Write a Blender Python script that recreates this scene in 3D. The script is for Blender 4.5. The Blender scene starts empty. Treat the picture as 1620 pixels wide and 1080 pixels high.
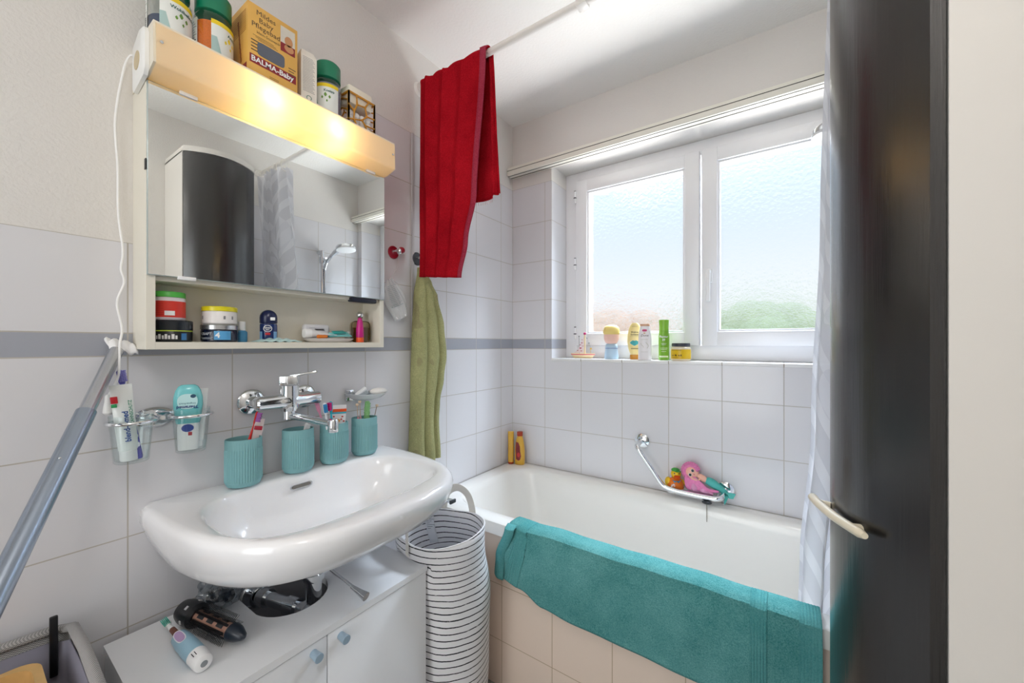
import bpy, bmesh, math, random
from mathutils import Vector, Matrix, Euler, noise
random.seed(7)
PI = math.pi
SC = bpy.context.scene
COL = SC.collection

# ---------------------------------------------------------------- camera
cam_d = bpy.data.cameras.new('camera'); cam = bpy.data.objects.new('camera', cam_d); COL.objects.link(cam)
cam.location = (1.19, -1.735, 1.237)
cam.rotation_euler = (PI/2, 0, math.radians(34.525))
cam_d.sensor_fit = 'HORIZONTAL'; cam_d.sensor_width = 36.0
cam_d.lens = 617.8/1620*36.0
cam_d.shift_y = 3/1620
cam_d.clip_start = 0.02
SC.camera = cam
SC.view_settings.view_transform = 'Standard'
SC.view_settings.look = 'None'
SC.view_settings.exposure = 0.74
SC.view_settings.gamma = 1.0
SC.view_settings.use_curve_mapping = False
SC.cycles.use_denoising = True
SC.cycles.max_bounces = 12
SC.cycles.diffuse_bounces = 6
SC.cycles.transparent_max_bounces = 16
SC.cycles.sample_clamp_indirect = 6.0
SC.cycles.caustics_reflective = False
SC.cycles.caustics_refractive = False

# ---------------------------------------------------------------- sky
W = bpy.data.worlds.new('sky'); SC.world = W; W.use_nodes = True
wn = W.node_tree; wn.nodes.clear()
wo = wn.nodes.new('ShaderNodeOutputWorld'); wb = wn.nodes.new('ShaderNodeBackground')
wt = wn.nodes.new('ShaderNodeTexCoord'); ws = wn.nodes.new('ShaderNodeSeparateXYZ'); wr = wn.nodes.new('ShaderNodeValToRGB')
wn.links.new(wt.outputs['Generated'], ws.inputs[0]); wn.links.new(ws.outputs['Z'], wr.inputs[0])
el = wr.color_ramp.elements
el[0].position = 0.0; el[0].color = (1.12, 1.10, 1.08, 1)
el[1].position = 1.0; el[1].color = (2.4, 2.9, 3.6, 1)
for p, c in ((0.10, (1.06, 1.10, 1.14, 1)), (0.34, (0.76, 0.93, 1.06, 1)), (0.5, (1.8, 2.2, 2.7, 1))):
    e = el.new(p); e.color = c
wb.inputs['Strength'].default_value = 0.50
wn.links.new(wr.outputs[0], wb.inputs[0]); wn.links.new(wb.outputs[0], wo.inputs[0])

def area(name, loc, rot, sx, sy, power, col):
    d = bpy.data.lights.new(name, 'AREA'); d.shape = 'RECTANGLE'; d.size = sx; d.size_y = sy
    d.energy = power; d.color = col
    o = bpy.data.objects.new(name, d); COL.objects.link(o); o.location = loc; o.rotation_euler = rot
    return o
# daylight: the open sky outside, above the window, shining down and in
day = area('daylight_outside', (0.9, 1.30, 3.40), (0, 0, 0), 2.4, 1.1, 760, (0.78, 0.89, 1.0))
day.rotation_euler = (Vector((0.9, 1.30, 3.40)) - Vector((0.8, 0.05, 1.5))).to_track_quat('Z', 'Y').to_euler()
# area lamp added low outside, aimed up through the window to brighten the ceiling
_g = area('ceiling_fill_outside', (0.9, 1.5, 0.1), (0, 0, 0), 2.4, 1.4, 300, (1.0, 0.97, 0.92))
_g.rotation_euler = (Vector((0.9, 1.5, 0.1)) - Vector((0.7, -0.5, 2.4))).to_track_quat('Z', 'Y').to_euler()
# fill lamp added behind the camera to brighten the room (fixture built below)
_d = bpy.data.lights.new('added_fill_light', 'POINT'); _d.energy = 4.8; _d.color = (1.0, 0.96, 0.92); _d.shadow_soft_size = 0.12
_o = bpy.data.objects.new('added_fill_light', _d); COL.objects.link(_o); _o.location = (1.25, -1.95, 2.12)
# fill lamp added in the unseen hallway, shining in through the open doorway
area('hallway_fill', (0.75, -3.45, 1.35), (PI/2, 0, 0), 1.3, 1.9, 15, (0.93, 0.97, 1.0))

# ---------------------------------------------------------------- node helpers
def lin(c):
    if isinstance(c, str):
        c = c.lstrip('#'); c = tuple(int(c[i:i+2], 16) for i in (0, 2, 4))
    if max(c) > 1.0: c = tuple(v/255 for v in c)
    return tuple((v/12.92 if v <= 0.04045 else ((v+0.055)/1.055)**2.4) for v in c[:3]) + (1,)

class NT:
    def __init__(s, name):
        s.m = bpy.data.materials.new(name); s.m.use_nodes = True
        s.t = s.m.node_tree; s.n = s.t.nodes; s.b = s.n['Principled BSDF']; s.out = s.n['Material Output']
    def new(s, t): return s.n.new(t)
    def link(s, a, b): s.t.links.new(a, b)
    def put(s, inp, v):
        if hasattr(v, 'is_linked') or isinstance(v, bpy.types.NodeSocket): s.link(v, inp)
        else: inp.default_value = v
    def M(s, op, a, b=None, c=None, clamp=False):
        n = s.new('ShaderNodeMath'); n.operation = op; n.use_clamp = clamp
        s.put(n.inputs[0], a)
        if b is not None: s.put(n.inputs[1], b)
        if c is not None: s.put(n.inputs[2], c)
        return n.outputs[0]
    def mix(s, f, a, b):
        n = s.new('ShaderNodeMix'); n.data_type = 'RGBA'
        s.put(n.inputs[0], f); s.put(n.inputs[6], a); s.put(n.inputs[7], b)
        return n.outputs[2]
    def noise(s, scale, detail=3, vec=None, rough=0.5):
        n = s.new('ShaderNodeTexNoise'); n.inputs['Scale'].default_value = scale; n.inputs['Detail'].default_value = detail
        n.inputs['Roughness'].default_value = rough
        if vec is not None: s.link(vec, n.inputs['Vector'])
        return n.outputs['Fac']
    def coord(s, kind='Object'):
        return s.new('ShaderNodeTexCoord').outputs[kind]
    def sep(s, v):
        n = s.new('ShaderNodeSeparateXYZ'); s.link(v, n.inputs[0]); return n.outputs
    def scale(s, v, sc):
        n = s.new('ShaderNodeMapping'); n.inputs['Scale'].default_value = sc; s.link(v, n.inputs[0]); return n.outputs[0]
    def bump(s, h, strength=0.3, dist=0.002):
        n = s.new('ShaderNodeBump'); n.inputs['Strength'].default_value = strength; n.inputs['Distance'].default_value = dist
        s.link(h, n.inputs['Height']); s.link(n.outputs[0], s.b.inputs['Normal'])
    def set(s, color=None, rough=None, metal=None, spec=None, **k):
        if color is not None: s.put(s.b.inputs['Base Color'], lin(color) if isinstance(color, (str, tuple)) else color)
        if rough is not None: s.put(s.b.inputs['Roughness'], rough)
        if metal is not None: s.put(s.b.inputs['Metallic'], metal)
        if spec is not None: s.put(s.b.inputs['Specular IOR Level'], spec)
        for a, v in k.items(): s.put(s.b.inputs[a.replace('_', ' ')], v)

_mats = {}
def mat(color, rough=0.5, metal=0.0, key=None, var=0.06, nscale=18, bump=0.0, bscale=300, spec=0.5, alpha=None, trans=None, coat=0, sheen=0):
    """plain procedural material: base colour with a slight noise variation"""
    k = key or (str(color), rough, metal, var, nscale, bump, bscale, spec, alpha, trans, coat, sheen)
    if k in _mats: return _mats[k]
    t = NT('mat_%03d' % len(_mats))
    c = lin(color); co = t.coord()
    f = t.noise(nscale, 3, co)
    d = tuple(v*(1-var) for v in c[:3]) + (1,); l = tuple(min(1, v*(1+var*0.6)) for v in c[:3]) + (1,)
    t.set(t.mix(f, d, l), rough, metal, spec)
    if bump: t.bump(t.noise(bscale, 2, co), bump, 0.001)
    if alpha is not None: t.b.inputs['Alpha'].default_value = alpha
    if trans is not None: t.b.inputs['Transmission Weight'].default_value = trans; t.b.inputs['IOR'].default_value = 1.45
    if coat: t.b.inputs['Coat Weight'].default_value = coat
    if sheen: t.b.inputs['Sheen Weight'].default_value = sheen
    _mats[k] = t.m
    return t.m

def tile_mat(name, uoff_x, uoff_y, mode='wall', base='#dddcdf', grout='#b9b3aa'):
    """20 cm glazed tiles, grey border strip, rough plaster above"""
    t = NT(name); pos = t.new('ShaderNodeNewGeometry'); P = t.sep(pos.outputs['Position']); Nn = t.sep(pos.outputs['Normal'])
    isx = t.M('GREATER_THAN', t.M('ABSOLUTE', Nn[0]), 0.5)
    ux = t.M('SUBTRACT', P[0], uoff_x); uy = t.M('SUBTRACT', P[1], uoff_y)
    u = t.M('ADD', t.M('MULTIPLY', isx, uy), t.M('MULTIPLY', t.M('SUBTRACT', 1.0, isx), ux))
    g = 0.0026
    def line(v, pitch, gg=g):
        f = t.M('FRACT', t.M('ADD', t.M('DIVIDE', v, pitch), 50.5))
        d = t.M('MULTIPLY', t.M('ABSOLUTE', t.M('SUBTRACT', f, 0.5)), pitch)
        return t.M('LESS_THAN', d, gg/2)
    z = P[2]
    vline = line(u, 0.2)
    if mode == 'front':
        hl = line(t.M('SUBTRACT', z, 0.387), 0.195)
        top = None
        gm = t.M('MAXIMUM', vline, hl)
        col = t.mix(gm, lin(base), lin(grout)); mask = 1.0
        tile = None
    else:
        lo = t.M('LESS_THAN', z, 1.2095); hi = t.M('GREATER_THAN', z, 1.2595)
        l1 = t.M('MULTIPLY', line(t.M('SUBTRACT', z, 1.2095), 0.2), t.M('LESS_THAN', z, 1.2115))
        l2 = t.M('MULTIPLY', line(t.M('SUBTRACT', z, 1.2595), 0.2), t.M('GREATER_THAN', z, 1.2575))
        strip = t.M('MULTIPLY', t.M('SUBTRACT', 1.0, lo), t.M('SUBTRACT', 1.0, hi))
        gm = t.M('MAXIMUM', vline, t.M('MAXIMUM', l1, l2))
        tc = t.mix(strip, lin(base), lin('#a6a9b2'))
        col = t.mix(gm, tc, lin(grout))
        if mode == 'left':
            topz = t.M('ADD', 1.4595, t.M('MULTIPLY', t.M('GREATER_THAN', P[1], -0.905), 0.6))
        elif mode == 'right':
            topz = t.M('ADD', 0.0, t.M('MULTIPLY', t.M('GREATER_THAN', P[1], -0.70), 2.0595))
        else: topz = 2.0595
        tile = t.M('LESS_THAN', z, topz)
    co = t.coord()
    pl = t.mix(t.noise(2.2, 3, co), lin('#dcd8d3'), lin('#e4e1dd'))
    if tile is not None:
        t.set(t.mix(tile, pl, col), t.M('ADD', 0.85, t.M('MULTIPLY', tile, t.M('ADD', -0.70, t.M('MULTIPLY', gm, 0.5)))))
        h = t.M('ADD', t.M('MULTIPLY', t.M('SUBTRACT', 1.0, tile), t.M('MULTIPLY', t.noise(150, 3, co), 1.6)),
                t.M('MULTIPLY', tile, t.M('ADD', t.M('MULTIPLY', t.noise(9, 1, co), 0.35), t.M('MULTIPLY', gm, -0.8))))
        h = t.M('ADD', h, t.M('MULTIPLY', tile, 2.0))
        t.bump(h, 0.55, 0.0016)
    else:
        t.set(col, t.M('ADD', 0.16, t.M('MULTIPLY', gm, 0.5)))
        t.bump(t.M('ADD', t.M('MULTIPLY', t.noise(9, 1, co), 0.35), t.M('MULTIPLY', gm, -0.8)), 0.5, 0.0016)
    return t.m

def plaster_mat(name, a='#e9e6e3', b='#f2f0ee', s=0.4, sc=130):
    t = NT(name); co = t.coord()
    t.set(t.mix(t.noise(2.0, 3, co), lin(a), lin(b)), 0.9)
    t.bump(t.noise(sc, 3, co), s, 0.003); return t.m

def terry_mat(name, color, dark, wash=None, band=None):
    t = NT(name); co = t.coord()
    big = t.noise(7, 5, co, 0.65); fine = t.noise(330, 3, co, 0.8)
    f = t.M('ADD', t.M('MULTIPLY', t.M('SUBTRACT', fine, 0.5), 2.2), t.M('ADD', 0.5, t.M('MULTIPLY', t.M('SUBTRACT', big, 0.5), 1.4)), clamp=True)
    c = t.mix(f, lin(dark), lin(color))
    if wash: c = t.mix(t.M('MULTIPLY', t.M('GREATER_THAN', t.noise(9, 2, co), 0.6), 0.35), c, lin(wash))
    t.set(c, 1.0, spec=0.0)
    t.bump(t.M('ADD', fine, t.M('MULTIPLY', t.noise(160, 2, co), 0.6)), 0.9, 0.003)
    return t.m

CHROME = mat('#e8ebee', 0.06, 1.0, var=0.01)
STEEL = mat('#c9ccd0', 0.22, 1.0, var=0.03)
CERAMIC = mat('#fafafc', 0.10, var=0.01, coat=0.4)
ENAMEL = mat('#efede8', 0.14, var=0.01, coat=0.3)
WPLAST = mat('#f0f0ee', 0.35, var=0.02)
WLAC = mat('#f7f8fa', 0.4, var=0.015)
CREAM = mat('#ece4d2', 0.35, var=0.02)
BLACKP = mat('#15161a', 0.35, var=0.1)
NAVY = mat('#16204a', 0.25, var=0.05)
INK = mat('#2a2a30', 0.6); RED = mat('#c8202c', 0.4); WHITE = mat('#f6f6f6', 0.5, var=0.01)

def glass_mat(tint='#fafdfd', op=0.03, rough=0.03):
    """thin clear glass: mostly see-through with a mirror-like sheen"""
    k = ('glass', tint, op)
    if k in _mats: return _mats[k]
    t = NT('clear_glass_%d' % len(_mats)); t.n.remove(t.b)
    tr = t.new('ShaderNodeBsdfTransparent'); tr.inputs[0].default_value = lin(tint)
    gl = t.new('ShaderNodeBsdfGlossy'); gl.inputs['Roughness'].default_value = rough
    lw = t.new('ShaderNodeLayerWeight'); lw.inputs['Blend'].default_value = 0.35
    mx = t.new('ShaderNodeMixShader'); f = t.M('ADD', t.M('MULTIPLY', t.M('POWER', lw.outputs['Facing'], 2.0), 0.6), op, clamp=True)
    t.link(f, mx.inputs[0]); t.link(tr.outputs[0], mx.inputs[1]); t.link(gl.outputs[0], mx.inputs[2]); t.link(mx.outputs[0], t.out.inputs[0])
    _mats[k] = t.m; return t.m
GLASS = glass_mat()

# ---------------------------------------------------------------- mesh helpers
def BM(): return bmesh.new()
def box(bm, x0, y0, z0, x1, y1, z1, bev=0, seg=2, M=None):
    vs = [bm.verts.new((x, y, z)) for x in (x0, x1) for y in (y0, y1) for z in (z0, z1)]
    idx = ((0,1,3,2), (4,6,7,5), (0,4,5,1), (2,3,7,6), (0,2,6,4), (1,5,7,3))
    fs = [bm.faces.new([vs[i] for i in f]) for f in idx]
    vv = vs
    if bev:
        es = list({e for f in fs for e in f.edges})
        r = bmesh.ops.bevel(bm, geom=es, offset=bev, segments=seg, affect='EDGES', profile=0.5)
        vv = list({v for f in r['faces'] for v in f.verts} | {v for v in vs if v.is_valid})
    if M is not None:
        for v in vv:
            if v.is_valid: v.co = M @ v.co
    return bm
def loft(bm, rings, closed=True, cap0=True, cap1=True):
    R = [[bm.verts.new(p) for p in r] for r in rings]
    n = len(R[0])
    for a, b in zip(R, R[1:]):
        for i in range(n if closed else n-1):
            j = (i+1) % n
            bm.faces.new((a[i], a[j], b[j], b[i]))
    if cap0: bm.faces.new(list(reversed(R[0])))
    if cap1: bm.faces.new(R[-1])
    return bm
def lathe(bm, prof, c=(0, 0, 0), n=32, sx=1, sy=1, cap0=True, cap1=True, a0=0, M=None):
    rings = []
    for r, z in prof:
        rg = [Vector((c[0]+r*sx*math.cos(a0+2*PI*i/n), c[1]+r*sy*math.sin(a0+2*PI*i/n), c[2]+z)) for i in range(n)]
        if M is not None: rg = [M @ p for p in rg]
        rings.append(rg)
    return loft(bm, rings, True, cap0, cap1)
def tube(bm, pts, r, n=12, cap=True, flat=1.0, up=None, closed=False):
    pts = [Vector(p) for p in pts]; N = len(pts)
    rs = r if isinstance(r, (list, tuple)) else [r]*N
    t0 = (pts[1]-pts[0]).normalized()
    nrm = Vector(up) if up else (Vector((0, 0, 1)) if abs(t0.z) < 0.9 else Vector((1, 0, 0)))
    nrm = (nrm - t0*nrm.dot(t0)).normalized(); rings = []
    for i, p in enumerate(pts):
        if closed: t = (pts[(i+1) % N]-pts[i-1]).normalized()
        else: t = (pts[min(i+1, N-1)]-pts[max(i-1, 0)]).normalized()
        nrm = (nrm - t*nrm.dot(t))
        nrm = nrm.normalized() if nrm.length > 1e-6 else t.orthogonal().normalized()
        b = t.cross(nrm)
        rings.append([p + (nrm*math.cos(2*PI*k/n)*flat + b*math.sin(2*PI*k/n))*rs[i] for k in range(n)])
    if closed:
        rings.append(rings[0]); loft(bm, rings, True, False, False)
        bmesh.ops.remove_doubles(bm, verts=bm.verts[:], dist=1e-6)
        return bm
    return loft(bm, rings, True, cap, cap)
def grid(bm, f, nu, nv):
    V = [[bm.verts.new(f(i/nu, j/nv)) for j in range(nv+1)] for i in range(nu+1)]
    for i in range(nu):
        for j in range(nv): bm.faces.new((V[i][j], V[i+1][j], V[i+1][j+1], V[i][j+1]))
    return bm
def ball(bm, c, rx, ry=None, rz=None, u=20, v=12, M=None):
    ry = rx if ry is None else ry; rz = rx if rz is None else rz
    prof = [(max(1e-5, math.sin(PI*k/v)), -math.cos(PI*k/v)) for k in range(v+1)]
    rings = []
    for r, z in prof:
        rg = [Vector((c[0]+rx*r*math.cos(2*PI*i/u), c[1]+ry*r*math.sin(2*PI*i/u), c[2]+rz*z)) for i in range(u)]
        if M is not None: rg = [M @ p for p in rg]
        rings.append(rg)
    return loft(bm, rings)
def spline(pts, n=8):
    """Catmull-Rom through the points"""
    P = [Vector(p) for p in pts]; P = [2*P[0]-P[1]] + P + [2*P[-1]-P[-2]]; out = []
    for i in range(1, len(P)-2):
        for k in range(n):
            t = k/n
            out.append(0.5*((2*P[i]) + (P[i+1]-P[i-1])*t + (2*P[i-1]-5*P[i]+4*P[i+1]-P[i+2])*t*t + (3*P[i]-P[i-1]-3*P[i+1]+P[i+2])*t**3))
    out.append(P[-2]); return out
def interp(tab, x):
    if x <= tab[0][0]: return tab[0][1]
    for (a, va), (b, vb) in zip(tab, tab[1:]):
        if x <= b:
            t = (x-a)/(b-a); t = t*t*(3-2*t); return va+(vb-va)*t
    return tab[-1][1]
def rrect(cx, cy, hx, hy, r, z, nc=6, ne=4):
    """rounded rectangle ring, constant vertex count"""
    out = []; r = min(r, hx-1e-5, hy-1e-5)
    cs = ((cx+hx-r, cy+hy-r, 0), (cx-hx+r, cy+hy-r, PI/2), (cx-hx+r, cy-hy+r, PI), (cx+hx-r, cy-hy+r, 1.5*PI))
    for k, (x, y, a) in enumerate(cs):
        for i in range(nc+1): out.append(Vector((x+r*math.cos(a+PI/2*i/nc), y+r*math.sin(a+PI/2*i/nc), z)))
        nx, ny, na = cs[(k+1) % 4]; p = out[-1]; q = Vector((nx+r*math.cos(na), ny+r*math.sin(na), z))
        for i in range(1, ne): out.append(p.lerp(q, i/ne))
    return out

# ---------------------------------------------------------------- object helpers
def mesh_obj(name, bm, m, solid=0, sub=0, smooth=True, offset=0):
    bmesh.ops.recalc_face_normals(bm, faces=bm.faces[:])
    me = bpy.data.meshes.new(name); bm.to_mesh(me); bm.free()
    if m is not None: me.materials.append(m)
    if smooth:
        for p in me.polygons: p.use_smooth = True
        me.set_sharp_from_angle(angle=math.radians(38))
    o = bpy.data.objects.new(name, me); COL.objects.link(o)
    if solid:
        s = o.modifiers.new('thickness', 'SOLIDIFY'); s.thickness = solid; s.offset = offset
    if sub:
        s = o.modifiers.new('smooth', 'SUBSURF'); s.levels = sub; s.render_levels = sub
    return o
def tag(o, label, cat, group=None):
    o['label'] = label; o['category'] = cat
    if group: o['group'] = group
    return o
class Thing:
    """an Empty at the base of a thing; parts are built in its local frame (or in world frame with w=True)"""
    def __init__(s, name, label, cat, loc=(0, 0, 0), rz=0, group=None, M=None):
        o = bpy.data.objects.new(name, None); COL.objects.link(o); o.empty_display_size = 0.05
        s.M = M if M is not None else Matrix.Translation(Vector(loc)) @ Matrix.Rotation(rz, 4, 'Z')
        o.matrix_world = s.M; s.o = o; s.inv = s.M.inverted()
        tag(o, label, cat, group)
    def part(s, name, bm, m, parent=None, w=False, label=None, **k):
        if w:
            for v in bm.verts: v.co = s.inv @ v.co
        o = mesh_obj(name, bm, m, **k); o.parent = parent or s.o
        if label: o['label'] = label
        return o
    def text(s, name, txt, size, m, f, parent=None, bold=0.0, w=False, spacing=1.0, shear=0.0):
        bm = text_bm(txt, size, f, bold, spacing, shear)
        return s.part(name, bm, m, parent, w=w, smooth=False)
def struct(name, bm, m, parent=None, **k):
    o = mesh_obj(name, bm, m, **k)
    if parent: o.parent = parent
    else: o['kind'] = 'structure'
    return o
def single(name, label, cat, bm, m, group=None, base=None, **k):
    """a thing that is one mesh built in world coordinates; the origin goes to its base"""
    if base is None:
        xs = [v.co for v in bm.verts]; n = len(xs)
        base = Vector((sum(p.x for p in xs)/n, sum(p.y for p in xs)/n, min(p.z for p in xs)))
    base = Vector(base)
    for v in bm.verts: v.co -= base
    o = mesh_obj(name, bm, m, **k); o.location = base; tag(o, label, cat, group); return o
def aim(loc, dz, front=(0, -1, 0)):
    """matrix whose local +z points along dz and whose local -y faces front as well as it can"""
    z = Vector(dz).normalized(); y = -Vector(front); y = (y - z*y.dot(z)).normalized(); x = y.cross(z)
    return Matrix(((x.x, y.x, z.x, loc[0]), (x.y, y.y, z.y, loc[1]), (x.z, y.z, z.z, loc[2]), (0, 0, 0, 1)))
def text_bm(txt, size, f, bold=0.0, spacing=1.0, shear=0.0):
    """lettering; f maps (right, up) in metres to a 3D point"""
    cu = bpy.data.curves.new('lettering', 'FONT'); cu.body = txt; cu.size = size; cu.align_x = 'CENTER'; cu.align_y = 'CENTER'
    cu.offset = bold*size; cu.space_character = spacing; cu.shear = shear; cu.resolution_u = 2
    o = bpy.data.objects.new('lettering', cu); COL.objects.link(o)
    dg = bpy.context.evaluated_depsgraph_get(); me = bpy.data.meshes.new_from_object(o.evaluated_get(dg))
    bm = bmesh.new(); bm.from_mesh(me)
    bpy.data.objects.remove(o); bpy.data.meshes.remove(me); bpy.data.curves.remove(cu)
    for v in bm.verts: v.co = Vector(f(v.co.x, v.co.y))
    return bm
def flat_y(x0, z0, y, up=1):        # lettering facing local -y
    return lambda u, v: (x0+u*up, y, z0+v*up)
def cyl(r, z0, sx=1, sy=1, da=0.0, e=0.0006, up=1, rot=0):     # wrapped on a cylinder, centred on its -y side
    def f(u, v):
        if rot: u, v = -v*rot, u*rot
        a = -PI/2 + da + u*up/r
        return ((r*sx+e)*math.cos(a), (r*sy+e)*math.sin(a), z0+v*up)
    return f
def patch(bm, r, a0, a1, z0, z1, sx=1, sy=1, e=0.0004, n=14):
    """a printed label on a cylinder; angles measured from the -y front"""
    return grid(bm, lambda u, v: ((r*sx+e)*math.cos(-PI/2+a0+(a1-a0)*u), (r*sy+e)*math.sin(-PI/2+a0+(a1-a0)*u), z0+(z1-z0)*v), n, 1)
def plate(bm, pts, y0, y1=None):
    """flat outline in the xz plane (facing -y) extruded from y0 to y1"""
    y1 = y0+0.0005 if y1 is None else y1
    return loft(bm, [[Vector((x, y0, z)) for x, z in pts], [Vector((x, y1, z)) for x, z in pts]])
def oval(cx, cz, rx, rz, n=20, p=2.0):
    out = []
    for i in range(n):
        a = 2*PI*i/n; c, s = math.cos(a), math.sin(a)
        out.append((cx+rx*abs(c)**(2/p)*(1 if c >= 0 else -1), cz+rz*abs(s)**(2/p)*(1 if s >= 0 else -1)))
    return out

# ================================================================ THE ROOM
FZ = 0.03
TL = tile_mat('tiles_left', 0, -0.105, 'left'); TW = tile_mat('tiles_window', 0, 0, 'wall'); TR = tile_mat('tiles_right', 0, -0.1, 'right')
PLA = plaster_mat('plaster'); CEIL = plaster_mat('ceiling_plaster', '#eeedea', '#f5f4f1', 0.5, 110)
struct('wall_left', box(BM(), -0.15, -2.7, 0, 0, 0.25, 2.45), TL, smooth=False)
struct('wall_right', box(BM(), 1.6, -2.7, 0, 1.75, 0.25, 2.45), TR, smooth=False)
def _win():
    bm = BM()
    box(bm, 0, 0, 0, 1.6, 0.25, 1.150); box(bm, 0, 0, 1.150, 0.239, 0.25, 2.135)
    box(bm, 1.555, 0, 1.150, 1.6, 0.25, 2.135); box(bm, 0, 0, 2.135, 1.6, 0.25, 2.45)
    return bm
struct('wall_back', _win(), TW, smooth=False)
def _front():
    bm = BM()
    box(bm, 0, -2.80, 0, 0.30, -2.7, 2.45); box(bm, 1.2, -2.80, 0, 1.6, -2.7, 2.45); box(bm, 0.30, -2.80, 2.05, 1.2, -2.7, 2.45)
    return bm
struct('wall_front', _front(), PLA, smooth=False)
struct('wall_light_block', box(box(box(box(BM(), -0.25, -3.6, 0, -0.15, -2.7, 2.5), 1.75, -3.6, 0, 1.85, -2.7, 2.5), -0.25, -3.7, 0, 1.85, -3.6, 2.5), -0.25, -3.7, 2.4, 1.85, -2.8, 2.5), PLA, smooth=False)  # unseen hallway shell, added to keep sky light from leaking through the doorway
struct('ceiling', box(BM(), -0.15, -2.8, 2.4, 1.75, 0.25, 2.5), CEIL, smooth=False)
_t = NT('floor_tiles'); _g = _t.new('ShaderNodeNewGeometry'); _P = _t.sep(_g.outputs['Position'])
def _ln(v):
    f = _t.M('FRACT', _t.M('DIVIDE', _t.M('ADD', v, 30), 0.2)); return _t.M('LESS_THAN', _t.M('MULTIPLY', _t.M('ABSOLUTE', _t.M('SUBTRACT', f, 0.5)), 0.2), 0.002)
_t.set(_t.mix(_t.M('MAXIMUM', _ln(_P[0]), _ln(_P[1])), lin('#8f8c88'), lin('#6f6b66')), 0.35)
struct('floor', box(BM(), -0.15, -3.6, -0.05, 1.75, 0.25, FZ), _t.m, smooth=False)
# thin plastic joint strip on the left wall, door lining behind the camera
struct('trim_1', box(BM(), 0, -0.699, 0.6, 0.0035, -0.687, 2.062, 0.001), mat('#c9c7c9', 0.4))
struct('trim_2', box(box(box(BM(), 0.24, -2.72, FZ, 0.31, -2.68, 2.11), 1.19, -2.72, FZ, 1.26, -2.68, 2.11), 0.24, -2.72, 2.04, 1.26, -2.68, 2.11), WLAC)

# window sill of white glazed tiles
_t = NT('sill_tiles'); _g = _t.new('ShaderNodeNewGeometry'); _P = _t.sep(_g.outputs['Position'])
_f = _t.M('FRACT', _t.M('ADD', _t.M('DIVIDE', _P[0], 0.2), 50.5))
_t.set(_t.mix(_t.M('LESS_THAN', _t.M('MULTIPLY', _t.M('ABSOLUTE', _t.M('SUBTRACT', _f, 0.5)), 0.2), 0.0016), lin('#ecebea'), lin('#a2978a')), 0.18)
struct('trim_3', box(BM(), 0.239, -0.004, 1.150, 1.555, 0.17, 1.163, 0.002), _t.m)

# ---- window
WF = mat('#ececee', 0.3, var=0.01)
def frame(bm, x0, z0, x1, z1, t, y0, y1, bev=0.004, tb=None):
    tb = tb or t
    box(bm, x0, y0, z0, x0+t, y1, z1, bev); box(bm, x1-t, y0, z0, x1, y1, z1, bev)
    box(bm, x0+t-0.002, y0, z1-t, x1-t+0.002, y1, z1, bev); box(bm, x0+t-0.002, y0, z0, x1-t+0.002, y1, z0+tb, bev)
    return bm
win = struct('window_1', frame(BM(), 0.239, 1.163, 1.555, 2.135, 0.066, 0.160, 0.235), WF)
def glasspane():
    t = NT('frosted_glass'); t.n.remove(t.b)
    co = t.coord(); nz = t.noise(70, 4, co)
    bp = t.new('ShaderNodeBump'); bp.inputs['Strength'].default_value = 0.6; bp.inputs['Distance'].default_value = 0.01; t.link(nz, bp.inputs['Height'])
    tr = t.new('ShaderNodeBsdfTransparent'); tr.inputs[0].default_value = (0.97, 0.98, 1, 1)
    rf = t.new('ShaderNodeBsdfRefraction'); rf.inputs['Roughness'].default_value = 0.04; rf.inputs['IOR'].default_value = 1.25; t.link(bp.outputs[0], rf.inputs['Normal'])
    tl = t.new('ShaderNodeBsdfTranslucent'); tl.inputs[0].default_value = (0.95, 0.97, 1, 1)
    m1 = t.new('ShaderNodeMixShader'); m1.inputs[0].default_value = 0.45; t.link(tr.outputs[0], m1.inputs[1]); t.link(rf.outputs[0], m1.inputs[2])
    m2 = t.new('ShaderNodeMixShader'); m2.inputs[0].default_value = 0.004; t.link(m1.outputs[0], m2.inputs[1]); t.link(tl.outputs[0], m2.inputs[2])
    t.link(m2.outputs[0], t.out.inputs[0]); return t.m
FROST = glasspane()
for k, (x0, x1) in enumerate(((0.305, 0.897), (0.905, 1.497))):
    s = struct('sash', frame(BM(), x0, 1.226, x1, 2.083, 0.062, 0.140, 0.215, 0.005), WF, win)
    struct('glazing_bead', frame(BM(), x0+0.060, 1.286, x1-0.060, 2.023, 0.010, 0.150, 0.19, 0.002), WF, s)
    p = struct('pane', box(BM(), x0+0.066, 0.180, 1.292, x1-0.066, 0.183, 2.017), FROST, s, smooth=False)
hb = BM(); box(hb, 0.922, 0.128, 1.500, 0.948, 0.141, 1.560, 0.003)
tube(hb, [(0.935, 0.13, 1.545), (0.935, 0.108, 1.545)], 0.009)
box(hb, 0.926, 0.098, 1.415, 0.944, 0.110, 1.553, 0.004)
struct('window_handle', hb, mat('#f2f2f2', 0.25), win)
for z in (2.0, 1.65, 1.29):
    h = BM(); tube(h, [(0.303, 0.137, z-0.030), (0.303, 0.137, z+0.030)], 0.0065)
    struct('hinge', h, WF, win)
    h = BM(); tube(h, [(0.303, 0.1365, z-0.006), (0.303, 0.1365, z-0.001)], 0.0072); tube(h, [(0.303, 0.137, z+0.029), (0.303, 0.137, z+0.034)], 0.005)
    struct('hinge', h, INK, win)

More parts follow.
